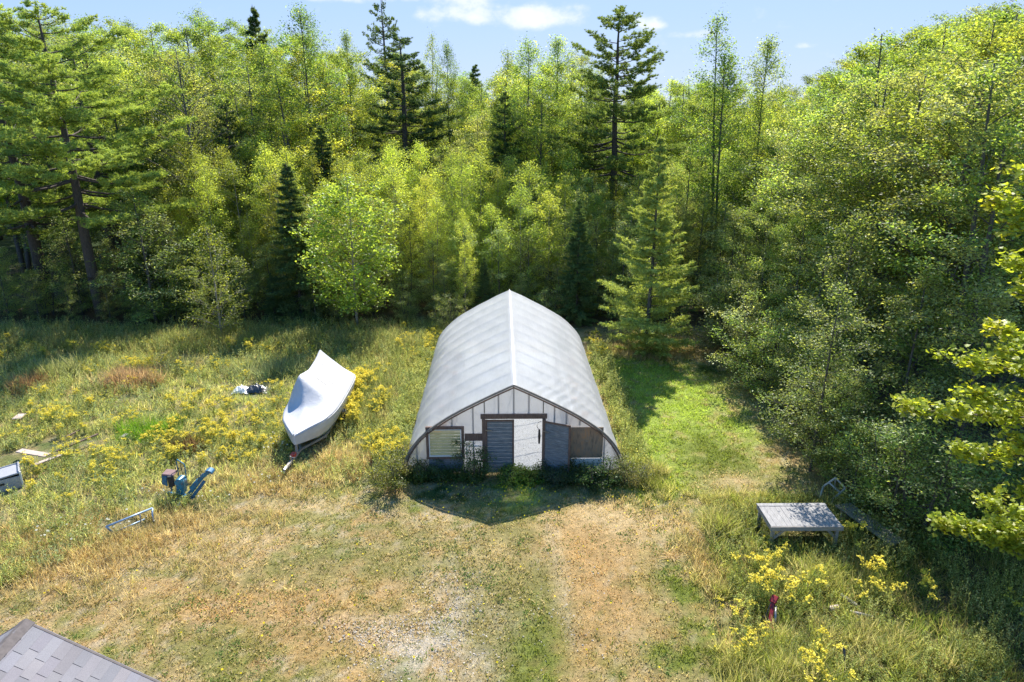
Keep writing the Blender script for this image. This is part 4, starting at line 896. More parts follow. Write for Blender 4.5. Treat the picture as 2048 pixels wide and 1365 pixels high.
def greenhouse():
    L = 12.0; root = empty('greenhouse', (.06, 20.5, 0), math.radians(.9), 'long white plastic film greenhouse with pointed arch and wooden end wall', 'greenhouse')
    half = [(0, 3.24), (.55, 2.98), (1.1, 2.70), (1.65, 2.41), (2.1, 2.15), (2.5, 1.88), (2.85, 1.62), (3.1, 1.38), (3.33, 1.10), (3.52, .80), (3.64, .50), (3.71, .24), (3.74, 0)]
    hp = np.array(half); s = np.concatenate([[0], np.cumsum(np.linalg.norm(np.diff(hp, axis=0), axis=1))]); S = s[-1]
    def prof_at(u):   # u in -1..1 across the arch
        a = abs(u) * S; return np.array([math.copysign(1, u) * np.interp(a, s, hp[:, 0]), np.interp(a, s, hp[:, 1])])
    us = np.linspace(-1, 1, 97); ys = np.linspace(-.10, L, 162); ribs = np.linspace(0, L, 11)
    P = np.zeros((len(ys), len(us), 3))
    for i, y in enumerate(ys):
        dr = np.min(np.abs(ribs - y)) / .6
        for j, u in enumerate(us):
            x, z = prof_at(u); e = .02
            a, b = prof_at(min(1, u + .01)), prof_at(max(-1, u - .01)); tg = a - b; tg = tg / (np.linalg.norm(tg) + 1e-9); nrm = np.array([-tg[1], tg[0]]); nrm = nrm if nrm[1] > 0 or abs(u) > .8 else -nrm
            if nrm[0] * u < 0 and abs(u) > .1: nrm = -nrm
            if abs(u) < .012: nrm = np.array([0, 1.0])
            off = .026 - .030 * math.sin(min(1, dr) * math.pi / 2) ** 1.5 * min(1, abs(u) * 12)
            # pull wrinkles fanning from the front right peak down to the eave
            if u > .08 and y < 5.5:
                q = u - .10 - y * .060; fan = math.exp(-((q - .26) / .20) ** 2) * math.exp(-(y / 3.2) ** 2)
                off += .03 * fan * math.sin((u * 1.0 - y * .085) * 95 + .8 * math.sin(y * 3))
            off += .012 * math.sin(u * 23 + y * .9) * math.sin(y * 1.7 + u * 5) * min(1, abs(u) * 6)
            P[i, j] = (x + nrm[0] * off, y, max(.0, z + nrm[1] * off))
    b = B(); b.grid(P); b.build('film_cover', M_cover, root, True)
    b = B()
    b.beam((0, -.12, 3.285), (0, L, 3.285), .03, .02); b.build('ridge_strip', plain('ridge_tape', (.62, .62, .63), .5), root)
    for y in ribs:
        b = B(); pts = [(prof_at(u)[0] * .99, y, prof_at(u)[1] * .99) for u in np.linspace(-1, 1, 41)]
        b.tube(pts, .026, 6); b.build('hoop', M_pipe, root, True)
    for x_, z_ in ((0, 3.17), (1.95, 2.17), (-1.95, 2.17)):
        b = B(); b.beam((x_, .03, z_), (x_, L - .03, z_), .035, .035); b.build('purlin', M_pipe, root)
    for sx in (-1, 1):
        b = B(); b.beam((sx * 3.70, .05, .13), (sx * 3.70, L, .13), .04, .26); b.build('baseboard', M_post, root)
    # front arch trim: two tracks
    for off, w_, yy, m_ in ((.0, .055, -.135, M_track), (-.085, .035, -.10, M_post)):
        b = B(); pts = []
        for u in np.linspace(-1, 1, 61):
            x, z = prof_at(u); a, c = prof_at(min(1, u + .01)), prof_at(max(-1, u - .01)); tg = a - c; tg /= np.linalg.norm(tg); nr = np.array([-tg[1], tg[0]])
            if nr[1] < 0 and abs(u) < .8: nr = -nr
            if nr[0] * u < 0: nr = -nr
            if abs(u) < .02: nr = np.array([0, 1.])
            pts.append((x, z, nr))
        R_ = np.array([[(x + n[0] * (off + dz), yy + dy, max(0, z + n[1] * (off + dz))) for dz, dy in ((0, 0), (w_, 0), (w_, .05), (0, .05))] for x, z, n in pts])
        b.grid(R_, wrap=True); b.build('arch_track' if off == 0 else 'arch_board', m_, root)
    # end walls of film, pieced round the doorway, window and panel
    def arch_z(x): return float(np.interp(abs(x), hp[:, 0], hp[:, 1]))
    def wall(y, holes, name):
        b = B(); xs = sorted(set([round(q, 3) for q in list(np.linspace(-3.70, 3.70, 38))] + [h[0] for h in holes] + [h[1] for h in holes]))
        for x0, x1 in zip(xs[:-1], xs[1:]):
            xm = (x0 + x1) / 2; cuts = [(h[2], h[3]) for h in holes if h[0] <= xm <= h[1]]
            z = 0.02
            for c0, c1 in sorted(cuts) + [(None, None)]:
                if c0 is None: t0, t1 = arch_z(x0) - .02, arch_z(x1) - .02
                else: t0 = t1 = c0
                if min(t0, t1) > z + .01: b.add([(x0, y, z), (x1, y, z), (x1, y, max(t1, z)), (x0, y, max(t0, z))], [[(0, 1, 2, 3)]])
                z = c1 if c1 is not None else z
        b.build(name, M_endfilm, root)
    wall(.02, [(-.97, .97, 0.0, 2.02), (-2.86, -1.72, .62, 1.72), (1.86, 3.0, .55, 1.72)], 'front_film')
    wall(L - .02, [], 'rear_film')
    for x in (-3.25, -2.45, -2.05, -1.35, -.5, 0, .5, 1.35, 1.75, 2.2, 3.05):
        b = B(); zt = arch_z(x) - .09; zb = 2.2 if abs(x) < .97 else (1.75 if (-2.86 < x < -1.72 or 1.9 < x < 3.0) else 0)
        b.box((x, .065, (zt + zb) / 2), (.05, .06, zt - zb)); b.build('stud', M_stud, root)
    for x in (-.97, .97):
        b = B(); zt = arch_z(x) - .09; b.box((x, -.02, (zt + 2.24) / 2), (.035, .04, zt - 2.24)); b.build('king_post', M_track, root)
    for x in (-1.0, 1.0):
        b = B(); b.box((x, -.03, 1.03), (.11, .12, 2.06), bev=.006); b.build('door_jamb', M_post, root)
    b = B(); b.box((0, -.055, 2.14), (2.2, .09, .16), bev=.008); b.build('door_header', M_post, root)
    def door(w_, hinge, ang, name_label=None):
        d = empty('door'); d.parent = root; d.location = (hinge[0], hinge[1], 0.03); d.rotation_euler = (0, 0, ang)
        b = B(); sgn = 1
        n = 14; bh = 1.96 / n
        for i in range(n): b.box((w_ / 2, 0, .02 + bh * (i + .5)), (w_ - .02, .025, bh - .010), bev=.004)
        p = b.build('door_boards', M_board, d)
        b = B()
        b.box((.035, -.03, 1.0), (.07, .03, 2.0)); b.box((w_ - .03, -.03, 1.0), (.06, .03, 2.0)); b.box((w_ / 2, -.03, 1.965), (w_ - .14, .028, .06)); b.build('door_frame', M_post, d)
        b = B(); b.tube([(w_ - .09, -.05, .95), (w_ - .09, -.09, .98), (w_ - .09, -.09, 1.1), (w_ - .09, -.05, 1.13)], .01, 5); b.build('door_handle', M_metal, d)
        for z in (.55, 1.62):
            b = B(); b.box((.11, -.052, z), (.20, .012, .035)); b.build('hinge', M_metal, d)
        return d
    door(.96, (-.95, -.04), 0); d2 = door(.96, (.97, -.13), math.radians(-24)); d2['label'] = 'right door swung wide open against the wall'
    # hanging tool on the right jamb
    b = B(); b.tube([(.90, -.13, 1.98), (.80, -.14, 1.95), (.76, -.14, 1.80), (.84, -.14, 1.68)], .009, 5); b.tube([(.84, -.14, 1.70), (.845, -.14, 1.45), (.84, -.14, 1.18)], [.03, .045, .03], 7); b.build('hanging_strap', M_black, root)
    # window
    w0, w1, z0, z1 = -2.86, -1.72, .62, 1.72
    f = B()
    for c_, s_ in ((((w0 + w1) / 2, -.02, z1 + .0), (w1 - w0 + .14, .09, .09)), (((w0 + w1) / 2, -.02, z0), (w1 - w0 + .14, .09, .09)), ((w0 - .02, -.02, (z0 + z1) / 2), (.09, .086, z1 - z0)), ((w1 + .02, -.02, (z0 + z1) / 2), (.09, .086, z1 - z0))): f.box(c_, s_, bev=.005)
    wf_ = f.build('window', M_post, root)
    b = B(); n = 9; hh = (z1 - z0 - .12) / n
    for i in range(n): b.box(((w0 + w1) / 2, -.0, z0 + .07 + hh * (i + .5)), (w1 - w0 - .1, .02, hh * .84), Matrix.Rotation(.12, 3, 'X'))
    b.build('slat_panel', M_yel, wf_)
    b = B()
    for c_, s_ in ((((w0 + w1) / 2, -.045, z1 - .065), (w1 - w0 - .04, .03, .03)), (((w0 + w1) / 2, -.045, z0 + .065), (w1 - w0 - .04, .03, .045)), ((w0 + .045, -.045, (z0 + z1) / 2), (.03, .028, z1 - z0 - .16)), ((w1 - .045, -.045, (z0 + z1) / 2), (.03, .028, z1 - z0 - .16))): b.box(c_, s_)
    b.build('sash', M_white, wf_)
    b = B(); b.box(((w0 + w1) / 2, .0, .31), (w1 - w0, .02, .50)); b.build('lower_board', M_board, root)
    b = B(); b.box((2.43, -.01, 1.135), (1.12, .03, 1.13), bev=.004); pl = b.build('plywood_panel', M_ply, root)
    b = B(); b.box((2.45, -.032, 1.2), (.10, .014, .025)); b.build('latch', M_metal, pl)
    b = B(); b.box((2.43, .0, .28), (1.12, .02, .5)); b.build('insulation_sheet', M_white, root)
    b = B(); b.box((-1.33, -.005, 1.36), (.62, .025, .26)); b.build('nailed_board', M_post, root)
    b = B(); b.box((-1.33, -.004, 1.03), (.5, .02, .045)); b.box((-1.58, -.004, .78), (.045, .02, .45)); b.build('white_trim', M_white, root)
    # inside: pale gravel floor, benches with pots
    b = B(); xs = np.linspace(-3.6, 3.6, 60); yy = np.linspace(.12, L - .1, 100); P = np.array([[(x, y, .02 + .03 * float(vnoise(x * 6, y * 6, 4))) for x in xs] for y in yy]); b.grid(P)
    t = NT('pale_gravel'); f = t.noise(22, 8, .8); c = t.ramp(f, [(.36, (.25, .24, .22)), (.48, (.66, .64, .61)), (.7, (.86, .85, .83))]); b.build('gravel_floor', t.done(t.princ(c, .9, normal=t.bump(f, .8, .03))), root)
    b = B()
    for sx in (-1, 1):
        b.box((sx * 2.6, 5.5, .75), (1.0, 9, .04));
        for y in (1.2, 4, 7, 9.8):
            for dx in (-.42, .42): b.box((sx * 2.6 + dx, y, .37), (.06, .06, .73))
    b.build('bench', M_stud, root)
    r = random.Random(3)
    for k_ in range(12):
        x = r.choice((-1, 1)) * r.uniform(2.25, 2.95); y = 1.2 + k_ * .7; b = B()
        b.tube([(x, y, .77), (x, y, .99), (x, y, 1.0)], [.10, .14, .15], 10); b.build('flower_pot', plain('terracotta', (.45, .22, .13), .8) if k_ == 0 else bpy.data.materials['terracotta'], root)
greenhouse()

# ------------------------------------------------------------------ covered boat on its trailer
M_wrap = None
def boat():
    global M_wrap
    t = NT('shrink_wrap'); f = t.noise(3, 6, .6); c = t.ramp(f, [(.3, (.44, .44, .46)), (.7, (.53, .53, .55))])
    wr = t.noise(4, 4, .6, t.mapping((1, .5, 1)), 2.0)
    M_wrap = t.done(t.princ(c, .5, normal=t.bump(wr, .22, .05)))
    ax = Vector((-7.50, 21.2, 0)); st = Vector((-7.30, 26.2, 0)); ang = math.atan2((st - ax).y, (st - ax).x) - math.pi / 2
    root = empty('boat', (ax.x, ax.y, 0), ang + .0, 'boat wrapped in taut white plastic sheet in the meadow', 'boat')
    #  s, halfwidth, skirt z, gunwale z, ridge offset, ridge z
    sec = [(-.05, .04, .72, 1.10, 0, 1.14), (.35, .36, .66, 1.18, 0, 1.20), (.9, .74, .62, 1.22, -.04, 1.27), (1.5, .92, .60, 1.25, -.14, 1.44), (1.95, .97, .60, 1.26, -.34, 1.90), (2.25, .98, .60, 1.27, -.50, 2.42), (2.6, .98, .60, 1.28, -.52, 2.32), (3.5, .96, .60, 1.30, -.52, 2.16), (4.4, .92, .62, 1.32, -.52, 2.28), (4.9, .88, .66, 1.36, -.52, 2.46)]
    K = 21; P = []
    for s_, hw, zb, zg, ox, zr in sec:
        row = []
        cp = [(-hw * .80, zb), (-hw * .95, (zb + zg) / 2), (-hw, zg), ((-hw + ox) / 2 - .03, zg * .45 + zr * .55 - .02), (ox, zr), (ox + (hw - ox) * .33, zr - (zr - zg) * .34 - .04), (ox + (hw - ox) * .68, zr - (zr - zg) * .70 - .05), (hw, zg), (hw * .95, (zb + zg) / 2), (hw * .80, zb)]
        cp = np.array(cp); q = np.linspace(0, len(cp) - 1, K * 2 - 1)
        for u in q: row.append((np.interp(u, range(len(cp)), cp[:, 0]), s_, np.interp(u, range(len(cp)), cp[:, 1])))
        P.append(row)
    P = np.array(P); si = P[:, 0, 1]; ns = 46; S2 = np.linspace(si[0], si[-1], ns)
    PP = np.zeros((ns, P.shape[1], 3))
    for j in range(P.shape[1]):
        for d in range(3): PP[:, j, d] = np.interp(S2, si, P[:, j, d])
    for _ in range(2): PP[1:-1] = (PP[:-2] + 2 * PP[1:-1] + PP[2:]) / 4
    b = B(); b.grid(PP)
    e = PP[-1]; b.add(np.concatenate([e, [[0, 4.92, 1.0]]]), [[(j, j + 1, len(e)) for j in range(len(e) - 1)]])
    b.add(PP[0], [[tuple(range(PP.shape[1]))]])
    b.build('wrap', M_wrap, root, True)
    b = B()   # bow band and seam
    gi = 9
    b.tube([(PP[i, gi - 1, 0] * 1.005, PP[i, gi - 1, 1], PP[i, gi - 1, 2] - .02) for i in range(0, ns, 3)], .016, 5); b.tube([(PP[i, -gi, 0] * 1.005, PP[i, -gi, 1], PP[i, -gi, 2] - .02) for i in range(0, ns, 3)], .016, 5)
    b.build('binding_rope', M_wrap, root, True)
    b = B()
    for (x, y), L_ in (((-.05, 2.9), .5), ((.30, 3.15), .28), ((-.2, 4.1), .1), ((.75, 4.45), .16)):
        f_ = (x + .47) / (1.05 + .47); z = 2.24 - (2.24 - 1.42) * f_ * 1.02 + .0
        b.beam((x, y, z + .012), (x + L_ * .8, y - L_ * .35, z + .012 - L_ * .8 * .54), .035, .006)
    b.build('tear', M_black, root)
    # hull below the skirt
    b = B(); rows = []
    for s_, hw, zb, zg, ox, zr in sec:
        y = max(.12, s_); h = hw * .78; zk = .34 + .45 * max(0, (1 - y / 1.6)) ** 1.5
        rows.append([(-h, y, zb + .06), (-h * .9, y, (zb + zk) / 2), (-h * .5, y, zk + .06), (0, y, zk), (h * .5, y, zk + .06), (h * .9, y, (zb + zk) / 2), (h, y, zb + .06)])
    b.grid(rows); e = rows[-1]; b.add(e, [[tuple(range(7))]])
    b.build('hull', plain('pale_blue_hull', (.30, .42, .48), .35), root, True)
    tr = empty('boat_trailer', (ax.x, ax.y, 0), ang, 'weathered trailer with long drawbar under the wrapped boat', 'trailer')
    b = B()
    b.beam((0, -1.05, .38), (0, .5, .30), .08, .08); b.beam((0, .45, .29), (-.55, 1.5, .28), .07, .07); b.beam((0, .45, .29), (.55, 1.5, .28), .07, .07)
    for sx in (-1, 1): b.beam((sx * .55, 1.45, .28), (sx * .55, 4.7, .28), .07, .08)
    for y in (1.6, 3.0, 4.5): b.beam((-.52, y, .285), (.52, y, .285), .05, .05)
    b.beam((0, .02, .35), (0, .10, .95), .07, .07)
    b.build('frame', plain('dusty_metal', (.36, .32, .28), .7, .2, .35), tr)
    for sx in (-1, 1):
        w = B(); w.tube([(sx * .70, 3.3, .28), (sx * .88, 3.3, .28)], .28, 18); wh = w.build('wheel', M_black, tr, False)
        w = B(); w.tube([(sx * .885, 3.3, .28), (sx * .90, 3.3, .28)], .15, 14); w.build('rim', M_white, wh)
        w = B(); w.tube([(sx * .79, 3.3 + .36 * math.cos(a), .28 + .36 * math.sin(a)) for a in np.linspace(.2, 2.94, 9)], .03, 4); w.build('mudguard', M_metal, tr)
    b = B(); b.tube([(.0, -.55, .0), (0, -.55, .55)], .03, 8); b.tube([(0, -.55, .5), (.14, -.55, .5)], .012, 6); b.build('jack', M_metal, tr)
    b = B(); b.box((0, -.30, .47), (.16, .22, .14), bev=.02); b.build('winch', plain('red_paint', (.45, .05, .04), .5), tr)
    b = B(); b.tube([(0, -1.05, .40), (0, -1.2, .39), (0, -1.22, .30)], [.06, .06, .05], 8); b.build('coupler', M_metal, tr)
boat()

# ------------------------------------------------------------------ blue digger attachment
M_blue = plain('faded_blue_paint', (.02, .14, .28), .5, .1, .45, 9, (.13, .09, .07)); M_teal = plain('bright_blue_paint', (.025, .20, .32), .45, .1, .4, 9, (.15, .10, .08))
def digger():
    g = G(360, 1000); root = empty('backhoe', (g.x, g.y, 0), 0, 'small faded blue digger with seat and folded arm in the weeds', 'digger'); root.scale = (.8, .8, .8)
    b = B(); b.beam((-.50, .15, .22), (.55, -.10, .22), .12, .12, bev=.01); b.beam((.1, .05, .2), (.25, -.75, .10), .09, .08, bev=.01); b.beam((-.1, .1, .2), (-.15, .8, .12), .08, .08, bev=.01); b.build('chassis', M_blue, root)
    for x, y in ((-.52, .17), (.27, -.80)):
        b = B(); b.box((x, y, .03), (.20, .20, .05), bev=.01); b.build('foot_plate', M_metal, root)
    st = B(); st.tube([(-.40, .25, .25), (-.38, .25, .75)], .035, 8); st.build('seat_post', M_blue, root)
    s = B(); s.box((-.33, .22, 1.10), (.46, .46, .07), Matrix.Rotation(.12, 3, 'Y'), bev=.03); seat = s.build('seat', plain('faded_maroon_vinyl', (.20, .11, .11), .6, 0, .3), root)
    s = B(); s.box((-.47, .02, .87), (.30, .06, .42), Matrix.Rotation(-.5, 3, 'Z') @ Matrix.Rotation(-.1, 3, 'X'), bev=.02); s.build('side_panel', M_blue, root)
    s = B(); s.box((-.22, .03, .87), (.22, .28, .46), Matrix.Rotation(.4, 3, 'Z'), bev=.02); s.build('engine_box', M_black, root)
    # control loop
    s = B(); s.tube([(-.10, .42, .45), (-.10, .42, 1.52), (-.05, .41, 1.58), (.28, .22, 1.50), (.32, .20, 1.42), (.30, .18, .55)], .022, 7); s.build('guard_rail', M_teal, root, True)
    for dx in (0, .12, .22):
        s = B(); s.tube([(-.02 + dx, .2, .95), (-.06 + dx, .2, 1.30)], .010, 5); s.tube([(-.06 + dx, .2, 1.29), (-.06 + dx, .2, 1.34)], .022, 6); s.build('lever', M_black, root)
    s = B(); s.box((.15, .02, .62), (.30, .34, .62), Matrix.Rotation(.18, 3, 'Y'), bev=.04); s.tube([(.15, -.16, .86), (.15, .2, .86)], .16, 14); s.build('swing_tower', M_teal, root)
    s = B(); s.beam((-.05, -.28, .16), (.46, -.12, .28), .10, .14, bev=.015); s.build('stabiliser', M_blue, root)
    # boom: twin plates and cross pins
    s = B()
    for dy in (-.10, .10): s.beam((.42, -.05 + dy, .28), (.98, .18 + dy, .98), .03, .16, bev=.008); s.beam((.98, .18 + dy, .96), (1.20, .28 + dy, 1.12), .028, .13, bev=.008)
    for q in (.2, .5, .8): s.tube([(.42 + .56 * q, -.15 + .23 * q, .28 + .7 * q), (.42 + .56 * q, .05 + .23 * q, .28 + .7 * q)], .025, 8)
    s.build('boom', M_teal, root)
    s = B(); s.beam((.58, -.22, .20), (1.10, .0, .86), .07, .12, bev=.01); s.build('dipper', M_blue, root)
    s = B(); s.tube([(.50, -.03, .55), (.80, .10, .88)], .045, 10); s.build('cylinder', M_teal, root, True)
    s = B(); s.tube([(.80, .10, .88), (1.0, .18, 1.10)], .02, 8); s.build('piston_rod', M_metal, root, True)
    for dz in (0, .05, .1):
        s = B(); s.tube([(.2, -.05, .85 + dz), (.38, -.16, .95 + dz), (.55, -.12, .75 + dz), (.72, .0, .92 + dz), (.9, .1, 1.0 + dz)], .012, 5); s.build('hose', M_black, root, True)
    s = B(); P = []
    for a in np.linspace(-.3, 2.3, 7): P.append([(1.20 + .17 * math.cos(a), .28 + d, 1.10 + .13 * math.sin(a)) for d in (-.14, .14)])
    s.grid(P)
    for d in (-.14, .14): s.add([(1.20 + .17 * math.cos(a), .28 + d, 1.10 + .13 * math.sin(a)) for a in np.linspace(-.3, 2.3, 7)], [[tuple(range(7))]])
    s.build('bucket', M_blue, root)
digger()
simple_plant('weed_clump', 'tall green weeds growing up around the base of the blue digger', 'weeds', G(352, 1012), lambda b, r: leafy(b, r.normal(0, .35, 22), r.normal(.0, .18, 22), r.uniform(.25, .5, 22), mixcols(WEEDC, r), 5, 16, .08, .12, r))
simple_plant('weed_clump', 'brown and green weeds between the blue digger and the pipe frame', 'weeds', G(325, 1022), lambda b, r: clump_grass(b, r.normal(0, .25, 16), r.normal(.0, .15, 16), .3, .5, mixcols(GRASSC[:3] + [(.3, .2, .1)], r), 24, .1, .018, .3, r))
def rail_frame():
    a = G(213, 1053, .42); b_ = G(305, 1016, .42); c = G(235, 1062, .15); d = G(290, 1038, .15)
    root = empty('pipe_frame', (a.x, a.y, 0), 0, 'long low frame of pale blue pipe lying in the straw', 'pipe frame'); o = Vector((a.x, a.y, 0))
    m = plain('pale_blue_pipe', (.30, .42, .58), .4, .3, .25)
    s = B(); s.tube([a - o, b_ - o], .03, 8); s.build('top_rail', m, root, True)
    s = B(); s.tube([c - o, d - o], .022, 8); s.build('bottom_rail', m, root, True)
    s = B(); s.tube([a - o, c - o + Vector((-.15, 0, -.05))], .032, 8); s.build('end_tube', m, root, True)
    s = B(); e = G(280, 1028, .42) - o; s.tube([e, e - Vector((0, .05, .34))], .016, 6); s.build('brace', M_metal, root, True)
    s = B(); e = b_ - o; s.tube([e, e + Vector((.05, -.15, -.12)), e + Vector((.05, -.15, -.42))], .025, 6); s.build('brace', m, root, True)
rail_frame()

# ------------------------------------------------------------------ planks, grey tub, tarpaulin
M_oldw = wood_mat('weathered_wood', (.20, .18, .16), (.34, .31, .28), (.50, .46, .42), (1, 10, 10)); M_pink = wood_mat('pinkish_plank', (.36, .28, .24), (.52, .42, .36), (.62, .54, .48), (1, 10, 10)); M_grey = wood_mat('silver_grey_wood', (.13, .13, .135), (.29, .285, .285), (.50, .49, .485), (12, 1, 10), .8)
def plank(p, q, w_, lab, m=M_pink, z=.28, t_=.045):
    a = G(p[0], p[1], z); b_ = G(q[0], q[1], z); o = (a + b_) / 2
    s = B(); s.beam(a - o, b_ - o, w_, t_, bev=.006); ob = s.build('plank', m); ob.location = o; tag(ob, lab, 'plank'); return ob
plank((38, 901), (96, 911), .26, 'short wide pinkish plank lying level in the left meadow')
plank((62, 932), (124, 909), .16, 'pale plank running up from the grey tub in the left meadow')
plank((112, 903), (196, 868), .07, 'long thin brown board edging the old vegetable bed', M_post)
plank((132, 874), (160, 860), .06, 'short dark board at the far side of the old vegetable bed', M_post, .2)
plank((32, 838), (45, 828), .3, 'small pink plank end far left in the meadow', M_pink, .3)
plank((244, 874), (256, 867), .16, 'pale stone coloured board end left of the bright grass tuft', M_oldw, .25)
def tub():
    g = G(-2, 975); root = empty('utility_tub', (g.x, g.y, 0), .62, 'grey plastic tub with hand slot cut by the left edge', 'tub'); m = plain('grey_plastic', (.36, .36, .38), .5, 0, .15)
    s = B(); W, D, Hh, T = 1.3, .8, .42, .03
    s.box((0, 0, .05), (W, D, T)); s.box((-W / 2 + T / 2, 0, Hh / 2), (T, D, Hh)); s.box((W / 2 - T / 2, 0, Hh / 2 + .08), (T, D, Hh + .16)); s.box((0, D / 2, Hh / 2), (W - .002, T, Hh)); s.box((0, -D / 2, Hh / 2), (W - .004, T, Hh)); s.box((0, 0, Hh + .03), (W - .04, D - .04, .03), Matrix.Rotation(-.077, 3, 'Y')); s.build('body', m, root)
    s = B(); s.tube([(-W / 2, -D / 2, Hh), (W / 2, -D / 2, Hh + .1), (W / 2, D / 2, Hh + .1), (-W / 2, D / 2, Hh), (-W / 2, -D / 2, Hh)], .03, 6); s.build('rim', m, root)
    s = B(); s.box((.05, -D / 2 - .018, Hh * .62), (.30, .012, .07), bev=.004); s.build('hand_slot', M_black, root)
    s = B(); s.box((W / 2 + .012, -D / 2 - .012, Hh / 2 + .06), (.05, .05, Hh + .16), bev=.01); s.build('corner_strip', M_white, root)
tub()
def tarp():
    g = G(515, 782); r = np.random.default_rng(4); X = np.linspace(-.75, .75, 26); Y = np.linspace(-.45, .45, 18)
    P = np.array([[(x + .03 * math.sin(9 * y), y, max(.02, .26 * (1 - (x / .78) ** 2) * (1 - (y / .48) ** 2) * (1 + 1.6 * abs(float(vnoise(x * 5 + y * 3, y * 6, 2)) - .5)) + .30 * abs(float(vnoise(x * 9 + 3, y * 11, 7)) - .5) * (1 - (x / .78) ** 2))) for x in X] for y in Y])
    s = B(); s.grid(P); o = s.build('tarpaulin', plain('black_plastic', (.06, .065, .08), .35, 0, .5), None, True); o.location = g; tag(o, 'crumpled black plastic heap in the meadow left of the boat', 'tarpaulin'); o.scale = (.7, .7, .7)
    s = B(); P2 = P.copy(); P2[..., 0] = P[..., 0] * .55; P2[..., 1] = P[..., 1] * .8; P2[..., 2] = P[..., 2] * .75 + .01; s.grid(P2); o = s.build('plastic_sheet', plain('clear_plastic_sheet', (.62, .66, .66), .25, 0, .2), None, True); o.location = G(484, 783) ; tag(o, 'pale crumpled plastic sheet left of the black heap', 'plastic sheet'); o.scale = (.9, .9, .8)
tarp()

# ------------------------------------------------------------------ table corner
def table():
    root = empty('table', (8.2, 16.85, 0), math.radians(.5), 'large silver weathered wooden table at the edge of the right wood', 'table')
    b = B(); n = 13; w_ = 2.0 / n; r = random.Random(2)
    for i in range(n): b.box((-1.0 + w_ * (i + .5), -.075, .735 + r.uniform(-.003, .003)), (w_ - .005, .99, .03), bev=.002)
    b.build('tabletop', M_grey, root)
    b = B(); b.box((0, .515, .737), (2.02, .15, .035), bev=.005); b.build('rear_board', M_grey, root)
    b = B(); b.box((0, -.60, .685), (2.04, .04, .13), bev=.005); b.box((0, .57, .66), (1.96, .04, .10), bev=.005)
    for x in (-.98, .98): b.box((x, -.01, .66), (.04, 1.12, .10))
    b.build('apron', M_oldw, root)
    for x in (-.9, .9):
        for y in (-.5, .5): b = B(); b.box((x, y, .31), (.09, .09, .62), bev=.006); b.build('leg', M_oldw, root)
    for x in (-.9, .9): b = B(); b.beam((x - .0, -.53, .30), (x - math.copysign(.28, x), -.55, .60), .03, .07); b.build('brace', M_oldw, root)
table()
def bench():
    a = Vector((9.98, 17.95, 0)); c = Vector((10.62, 15.95, 0)); d = c - a; root = empty('bench', (a + c) / 2, math.atan2(d.y, d.x), 'low mossy plank bench slanting away right of the table', 'bench')
    L = d.length
    for k_, y in enumerate((-.17, .02, .20)):
        b = B(); b.box((0, y, .40), (L - .05 * k_, .17, .04), bev=.006); b.build('seat_board', wood_mat('mossy_board', (.10, .095, .07), (.18, .17, .13), (.30, .28, .23)) if k_ == 0 else bpy.data.materials['mossy_board'], root)
    for x in (-L / 2 + .25, L / 2 - .25): b = B(); b.box((x, .015, .19), (.06, .46, .38), bev=.006); b.build('leg', M_oldw, root)
bench()
def white_frame():
    g = G(1662, 1000); root = empty('chair_frame', (g.x, g.y, 0), -.5, 'overturned pale wooden chair frame behind the table', 'chair frame'); m = plain('chalky_wood', (.50, .48, .45), .8, 0, .25)
    A, B_, C_, D_ = Vector((-.28, 0, .42)), Vector((.02, .05, .78)), Vector((.34, .0, .52)), Vector((.05, -.12, .12))
    for nm, p, q in (('side_rail', A, B_), ('crossbar', B_, C_), ('crossbar', A + Vector((.14, 0, .17)), Vector((.22, -.05, .36))), ('side_rail', C_, D_), ('leg', A, A + Vector((-.05, -.1, -.42))), ('leg', B_, B_ + Vector((.02, .35, -.78))), ('leg', D_, D_ + Vector((0, -.05, -.12)))):
        b = B(); b.beam(p, q, .045, .045, bev=.004); b.build(nm, m, root)
white_frame()
def red_jack():
    g = G(1542, 1262); root = empty('stand_jack', (g.x, g.y, 0), 0, 'red steel jack with grey tube lying among the weeds', 'jack'); red = plain('glossy_red_paint', (.28, .015, .02), .4, .1, .5)
    b = B(); b.beam((-.05, 0, .22), (.13, .42, .50), .09, .09, bev=.01); b.build('body', red, root)
    b = B(); b.beam((.10, .38, .50), (.22, .50, .60), .16, .07, bev=.012); b.build('head', red, root)
    b = B(); b.beam((-.16, -.06, .20), (.02, -.04, .16), .20, .05, bev=.01); b.build('foot', red, root)
    b = B(); b.tube([(.06, -.02, .26), (.17, .32, .46)], .032, 9); b.build('tube', M_metal, root, True)
    b = B(); b.tube([(-.13, .12, .28), (.06, .36, .54)], .012, 6); b.tube([(-.13, .12, .28), (-.2, .1, .34)], .016, 6); b.build('handle', M_black, root)
red_jack()
def log(px, py, L, rad, ang, lab, m=M_birchbark, tilt=.1, z=.16):
    g = G(px, py, z); b = B(); d = Vector((math.cos(ang), math.sin(ang), tilt)) * L / 2
    b.tube([-d, -d * .3, d * .3, d], [rad, rad * 1.05, rad * .98, rad * .9], 9); o = b.build('log', m); o.location = g; tag(o, lab, 'log'); return o
log(1697, 1200, .42, .05, -.95, 'short white birch log in the shaded grass below the table', tilt=-.1)
log(1668, 1216, .25, .07, .2, 'stubby tan log left of the white birch log', M_pink)
log(1722, 1228, .5, .035, -.5, 'pale curved stick right of the stubby tan log', M_oldw)
log(1690, 1335, .5, .03, 1.4, 'dark snag standing in the grass at the bottom edge', M_bark, 1.2)
